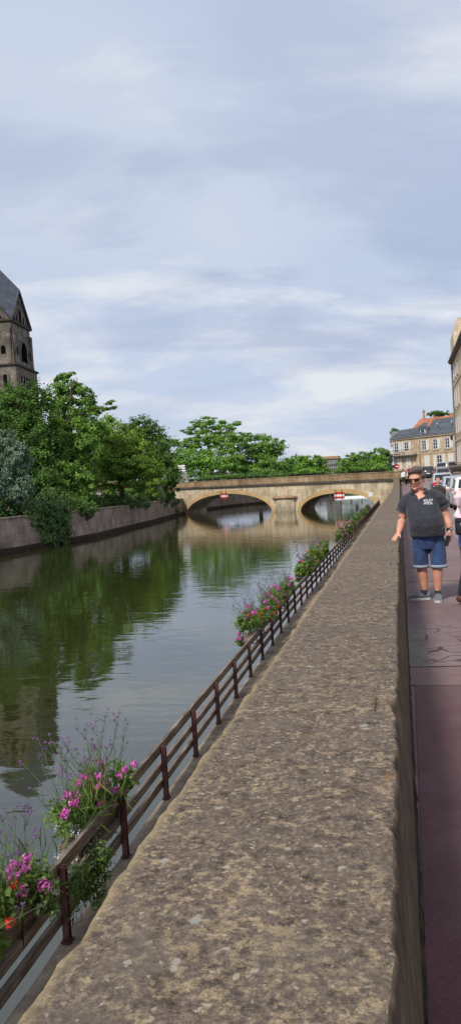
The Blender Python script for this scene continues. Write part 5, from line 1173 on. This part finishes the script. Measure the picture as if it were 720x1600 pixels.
    for k_ in range(90):
        f = rnd.uniform(-1, 1); zz = rnd.choice((-.05, -.05, -.09, -.1, -.105, -.095)); wv = .03 if zz > -.06 else .026
        p = Vector((f*wv, -.1+.35*abs(f)*.05+(0 if zz > -.06 else .008), zz)); q.tube([T(p+Vector((0, .006, .004))), T(p+Vector((0, -.004, -.008)))], [.006, .004], 5, caps='round')
    robj('beard', q, 'hair', t, .004, 1)
    # sunglasses
    g = MB()
    for sx in (-1, 1):
        pts = [T((sx*x_, y_, z_)) for x_, y_, z_ in ((.01, -.111, .024), (.045, -.106, .026), (.066, -.09, .02), (.064, -.09, -.004), (.05, -.102, -.017), (.022, -.11, -.014))]
        dv = T((0, -.006, 0))-T((0, 0, 0)); g.prism(pts, dv)
    gl = obj('sunglasses', g, 'lens', t)
    g = MB(); g.tube([T((-.07, -.09, .024)), T((-.04, -.113, .028)), T((0, -.118, .024)), T((.04, -.113, .028)), T((.07, -.09, .024))], .0045, 6)
    for sx in (-1, 1): g.tube([T((sx*.07, -.09, .022)), T((sx*.084, -.03, .016)), T((sx*.086, .02, .006))], .004, 6)
    obj('frame', g, 'black', gl, True)
    g = MB(); g.ell(T((0, -.1, -.0635)), (.026, .006, .005), 10, 6); obj('lips', g, 'lip', t, True)
    # watch
    q = MB(); q.tube([(.333, -.036, .963), (.337, -.045, .938)], [.043, .041], 16, caps='none'); wt = obj('watch', q, 'black', t, True)
    q = MB(); d = Vector((.55, -.8, .05)).normalized(); c0 = Vector((.335, -.04, .951))+d*.04; q.tube([c0, c0+d*.012], [.021, .019], 16, caps='none'); obj('watch_face', q, 'metal_grey', wt, True)
    # phone in the hanging hand
    ph = thing('phone', 'black phone held in the hanging hand of the man in the polo shirt', 'phone', O+Vector((.295, -.1, .80)))
    rot = Matrix.Rotation(R(38), 3, 'Z') @ Matrix.Rotation(R(8), 3, 'Y') @ Matrix.Rotation(R(14), 3, 'X')
    q = MB(); q.box((0, 0, 0), (.07, .009, .145), rot); obj('case', q, 'black', ph, False, False, .003)
    q = MB(); q.box(rot @ Vector((0, -.0055, 0)), (.062, .002, .132), rot); obj('screen', q, 'glass', ph)
main_man()
def person(label, loc, h=1.7, top='white_cloth', legs='dark_cloth', hair='hair_dark', rz=0, walk=.12, voxel=.016, long_sleeve=False, group=None, shoes='black', arm_fwd=0, wide=1.0, extra=None):
    t = thing('person', label, 'person', loc, rz, group); k = h/1.72
    def S(p): return Vector(p)*k
    b = MB(); w = wide
    b.rings_z([(z*k, 0, rx*k*w, y_*k, ry*k*w) for z, rx, y_, ry in ((.8, .15, 0, .11), (.92, .155, 0, .12), (1.05, .145, 0, .115), (1.2, .165, 0, .12), (1.34, .175, 0, .11), (1.41, .13, .01, .09), (1.45, .06, .01, .06))], 20)
    b.tube([S((0, .01, 1.4)), S((0, -.005, 1.52))], [.055*k, .052*k], 10)
    T = head_mb(b, S((0, -.015, 1.6)), .98*k)
    sh = MB(); sl = MB()
    sh.rings_z([(z*k, 0, (rx+.014)*k*w, y_*k, (ry+.014)*k*w) for z, rx, y_, ry in ((.86, .165, 0, .13), (.95, .165, 0, .13), (1.05, .155, 0, .125), (1.2, .17, 0, .125), (1.33, .175, 0, .112), (1.4, .135, .01, .092), (1.435, .07, .01, .068))], 22)
    for s in (-1, 1):
        f = arm_fwd if s > 0 else arm_fwd*.6; sw = s*walk*.8
        A = [S(p) for p in ((s*.15*w, .01, 1.36), (s*.195*w, .0, 1.3), (s*.23*w, sw*.3, 1.1), (s*.24*w, sw*.7-.05-f, .96+f*.5), (s*.235*w, sw-.09-f*1.4, .86+f))]
        b.tube(A, [x*k for x in (.05, .052, .042, .036, .026)], 10)
        hand(b, A[-1], (A[-1]-A[-2]), (0, -1, 0), (s, 0, 0), .175*k, .4)
        ar = A[:5] if long_sleeve else A[:3]; sh.tube(ar, [x*k for x in (.06, .062, .055, .046, .036)][:len(ar)], 12, caps='none')
        hp, kn, an = S((s*.085, 0, .84)), S((s*.085, -walk*.4*s-.02, .46)), S((s*.085, walk*-1.0*s+(.02 if s > 0 else .05), .08+(.02 if s < 0 else 0)))
        b.tube([hp, kn, an], [.08*k, .055*k, .036*k], 10); b.tube([an-Vector((0, 0, .03*k)), an+S((0, -.17, -.045))], [(.034*k, .034*k), (.036*k, .022*k)], 10)
        sl.tube([hp, hp.lerp(kn, .5), kn, an+Vector((0, 0, .03))], [.1*k, .088*k, .068*k, .056*k], 12, caps='none')
        q = MB(); q.tube([an+S((0, .04, -.035)), an+S((0, -.08, -.035)), an+S((0, -.19, -.045))], [(.043*k, .042*k), (.044*k, .036*k), (.035*k, .024*k)], 12); obj('shoe', q, shoes, t, True)
    sl.rings_z([(.76*k, 0, .16*k*w, 0, .125*k), (.86*k, 0, .17*k*w, 0, .14*k), (.93*k, 0, .165*k*w, 0, .135*k)], 20)
    robj('body', b, 'skin', t, voxel*.6, 2); robj('top', sh, top, t, voxel, 3); robj('trousers', sl, legs, t, voxel, 3)
    q = MB(); rnd = random.Random(h)
    for _ in range(120):
        u, z = rnd.uniform(0, 6.28), rnd.uniform(-.4, 1); r = math.sqrt(1-z*z); p = Vector((r*math.cos(u)*.078, .012+r*math.sin(u)*.098, .034+z*.09))
        if p.y < -.03 and p.z < .08: continue
        if p.y < .0 and p.z < .02: continue
        q.tube([T(p), T(p*1.1)], [.02*k, .016*k], 6)
    robj('hair', q, hair, t, voxel*.7, 2)
    if extra: extra(t, k, S)
    return t
P = at(716, 948, 10.05)
def blue_hem(t, k, S):
    q = MB(); q.rings_z([(.72*k, 0, .2*k, 0, .16*k), (.8*k, 0, .2*k, 0, .165*k), (.89*k, 0, .19*k, 0, .15*k)], 22); robj('shorts', q, 'blue_cloth', t, .012, 3)
person('person in pale pink shirt and dark leggings cut off by the right edge', (.875, 10.1, 0), 1.83, 'pink_cloth', 'dark_cloth', 'hair', R(28), .16, .011, True, None, 'brown_leather', .1, 1.0, blue_hem)
bg = thing('camera_bag', 'black camera bag hanging at the hip of the person at the right edge', 'bag', (.735, 9.86, 1.03))
q = MB(); q.box((0, 0, 0), (.2, .13, .2)); o = obj('bag_body', q, 'black', bg, True, False, .03)
q = MB(); q.box((0, -.012, .085), (.205, .135, .06)); obj('flap', q, 'rubber', bg, False, False, .02)
q = MB(); q.tube([(-.02, .02, .1), (.0, .08, .3), (.08, .1, .48)], .012, 6); obj('strap', q, 'black', bg, True)
person('passer by in dark brown jacket behind the shoulder of the man in sunglasses', (1.25, 27, 0), 1.66, 'brown_cloth', 'red_cloth', 'hair_dark', R(10), .12, .014, True, None, 'black', 0, .9)
GP = 'pedestrians far along the wall'
person('distant walker in a white shirt and dark trousers by the wall', (.42, 86, road_z(86)), 1.68, 'white_cloth', 'dark_cloth', 'hair_dark', R(180), .2, .03, True, GP)
person('distant walker all in white beside the one in dark trousers', (1.02, 87, road_z(87)), 1.62, 'white_cloth', 'white_cloth', 'hair_dark', R(180), .15, .03, True, GP)
person('distant pedestrian in a red top beyond the two walkers in white', (1.15, 96, road_z(96)), 1.75, 'red_cloth', 'dark_cloth', 'hair_dark', R(0), .1, .03, True, GP)
person('tiny distant pedestrian in a pale top at the corner of the house', (-.3, 100.5, road_z(100)), 1.7, 'white_cloth', 'dark_cloth', 'hair_dark', R(90), .1, .03, True, GP)

# ------------------------------------------------------------------ sky and sun
SUN_EL, SUN_AZ = R(45), R(200)      # azimuth clockwise from +Y: behind the camera
w = bpy.data.worlds.new('World'); scene.world = w; w.use_nodes = True; nt = w.node_tree
bg = nt.nodes['Background']; bg.inputs['Strength'].default_value = .1
sky = nt.nodes.new('ShaderNodeTexSky'); sky.sky_type = 'NISHITA'; sky.sun_disc = False; sky.sun_elevation = SUN_EL; sky.sun_rotation = SUN_AZ; sky.air_density = 1.2; sky.dust_density = 2
tc = nt.nodes.new('ShaderNodeTexCoord'); sp = nt.nodes.new('ShaderNodeSeparateXYZ'); L(nt, tc.outputs['Generated'], sp.inputs[0])
ab = N(nt, 'ShaderNodeMath', _operation='ABSOLUTE'); L(nt, sp.outputs[2], ab.inputs[0])
ad = N(nt, 'ShaderNodeMath', _operation='ADD'); L(nt, ab.outputs[0], ad.inputs[0]); ad.inputs[1].default_value = .3
dv = []
for i in (0, 1):
    d = N(nt, 'ShaderNodeMath', _operation='DIVIDE'); L(nt, sp.outputs[i], d.inputs[0]); L(nt, ad.outputs[0], d.inputs[1]); dv.append(d)
cb0 = nt.nodes.new('ShaderNodeCombineXYZ'); L(nt, dv[0].outputs[0], cb0.inputs[0]); L(nt, dv[1].outputs[0], cb0.inputs[1])
cb = N(nt, 'ShaderNodeMapping', Rotation=(0, 0, R(-12.4))); L(nt, cb0.outputs[0], cb.inputs[0])
def mp(scale, loc=(0, 0, 0), rz=0):
    m_ = nt.nodes.new('ShaderNodeMapping'); m_.inputs['Scale'].default_value = scale; m_.inputs['Location'].default_value = loc; m_.inputs['Rotation'].default_value = (0, 0, rz); L(nt, cb.outputs[0], m_.inputs[0]); return m_.outputs[0]
soft = noise_t(nt, mp((.9, 1.3, 1), (.1, 10.1, 0)), .9, 5, .5, .3)
wisp = noise_t(nt, mp((1.0, 1.6, 1), (9.3, 7.5, 0)), 1.5, 8, .6, .35)
base = ramp(nt, soft, [(.3, (5.15, 6.1, 8.1)), (.45, (5.75, 6.6, 8.3)), (.58, (6.4, 7.1, 8.5)), (.72, (7.3, 7.8, 8.8))])
wm = ramp(nt, wisp, [(.49, (0, 0, 0)), (.64, (.95, .95, .95))])
c1 = mixc(nt, wm.outputs[0], base.outputs[0], (8.5, 8.7, 9.2))
dk = ramp(nt, noise_t(nt, mp((1.0, 1.9, 1), (2.8, 17.3, 0)), 1.4, 7, .57, .3), [(.47, (0, 0, 0)), (.6, (.85, .85, .85))])
zm = ramp(nt, ab.outputs[0], [(.08, (.5, .5, .5)), (.16, (1, 1, 1)), (.3, (.75, .75, .75)), (.55, (.3, .3, .3))])
dm = N(nt, 'ShaderNodeMath', _operation='MULTIPLY'); L(nt, dk.outputs[0], dm.inputs[0]); L(nt, zm.outputs[0], dm.inputs[1])
c2 = mixc(nt, dm.outputs[0], c1, (4.2, 4.9, 6.8))
lo = ramp(nt, ab.outputs[0], [(0, (.75, .75, .75)), (.1, (.55, .55, .55)), (.24, (0, 0, 0))])
c2 = mixc(nt, lo.outputs[0], c2, mixc(nt, wm.outputs[0], (5.9, 6.8, 8.7), (8.2, 8.4, 9.0)))
fin = mixc(nt, .9, sky.outputs[0], c2)
L(nt, fin, bg.inputs['Color'])
sd = bpy.data.lights.new('sun', 'SUN'); sd.energy = 3.5; sd.angle = R(10); sd.color = (1, .93, .82)
so = bpy.data.objects.new('sun', sd); COL.objects.link(so)
dirv = Vector((math.sin(SUN_AZ)*math.cos(SUN_EL), math.cos(SUN_AZ)*math.cos(SUN_EL), math.sin(SUN_EL)))
so.rotation_euler = dirv.to_track_quat('Z', 'Y').to_euler(); so.location = dirv*50
scene.view_settings.view_transform = 'Standard'; scene.view_settings.look = 'None'; scene.view_settings.exposure = 0
scene.cycles.max_bounces = 6; scene.cycles.use_denoising = True
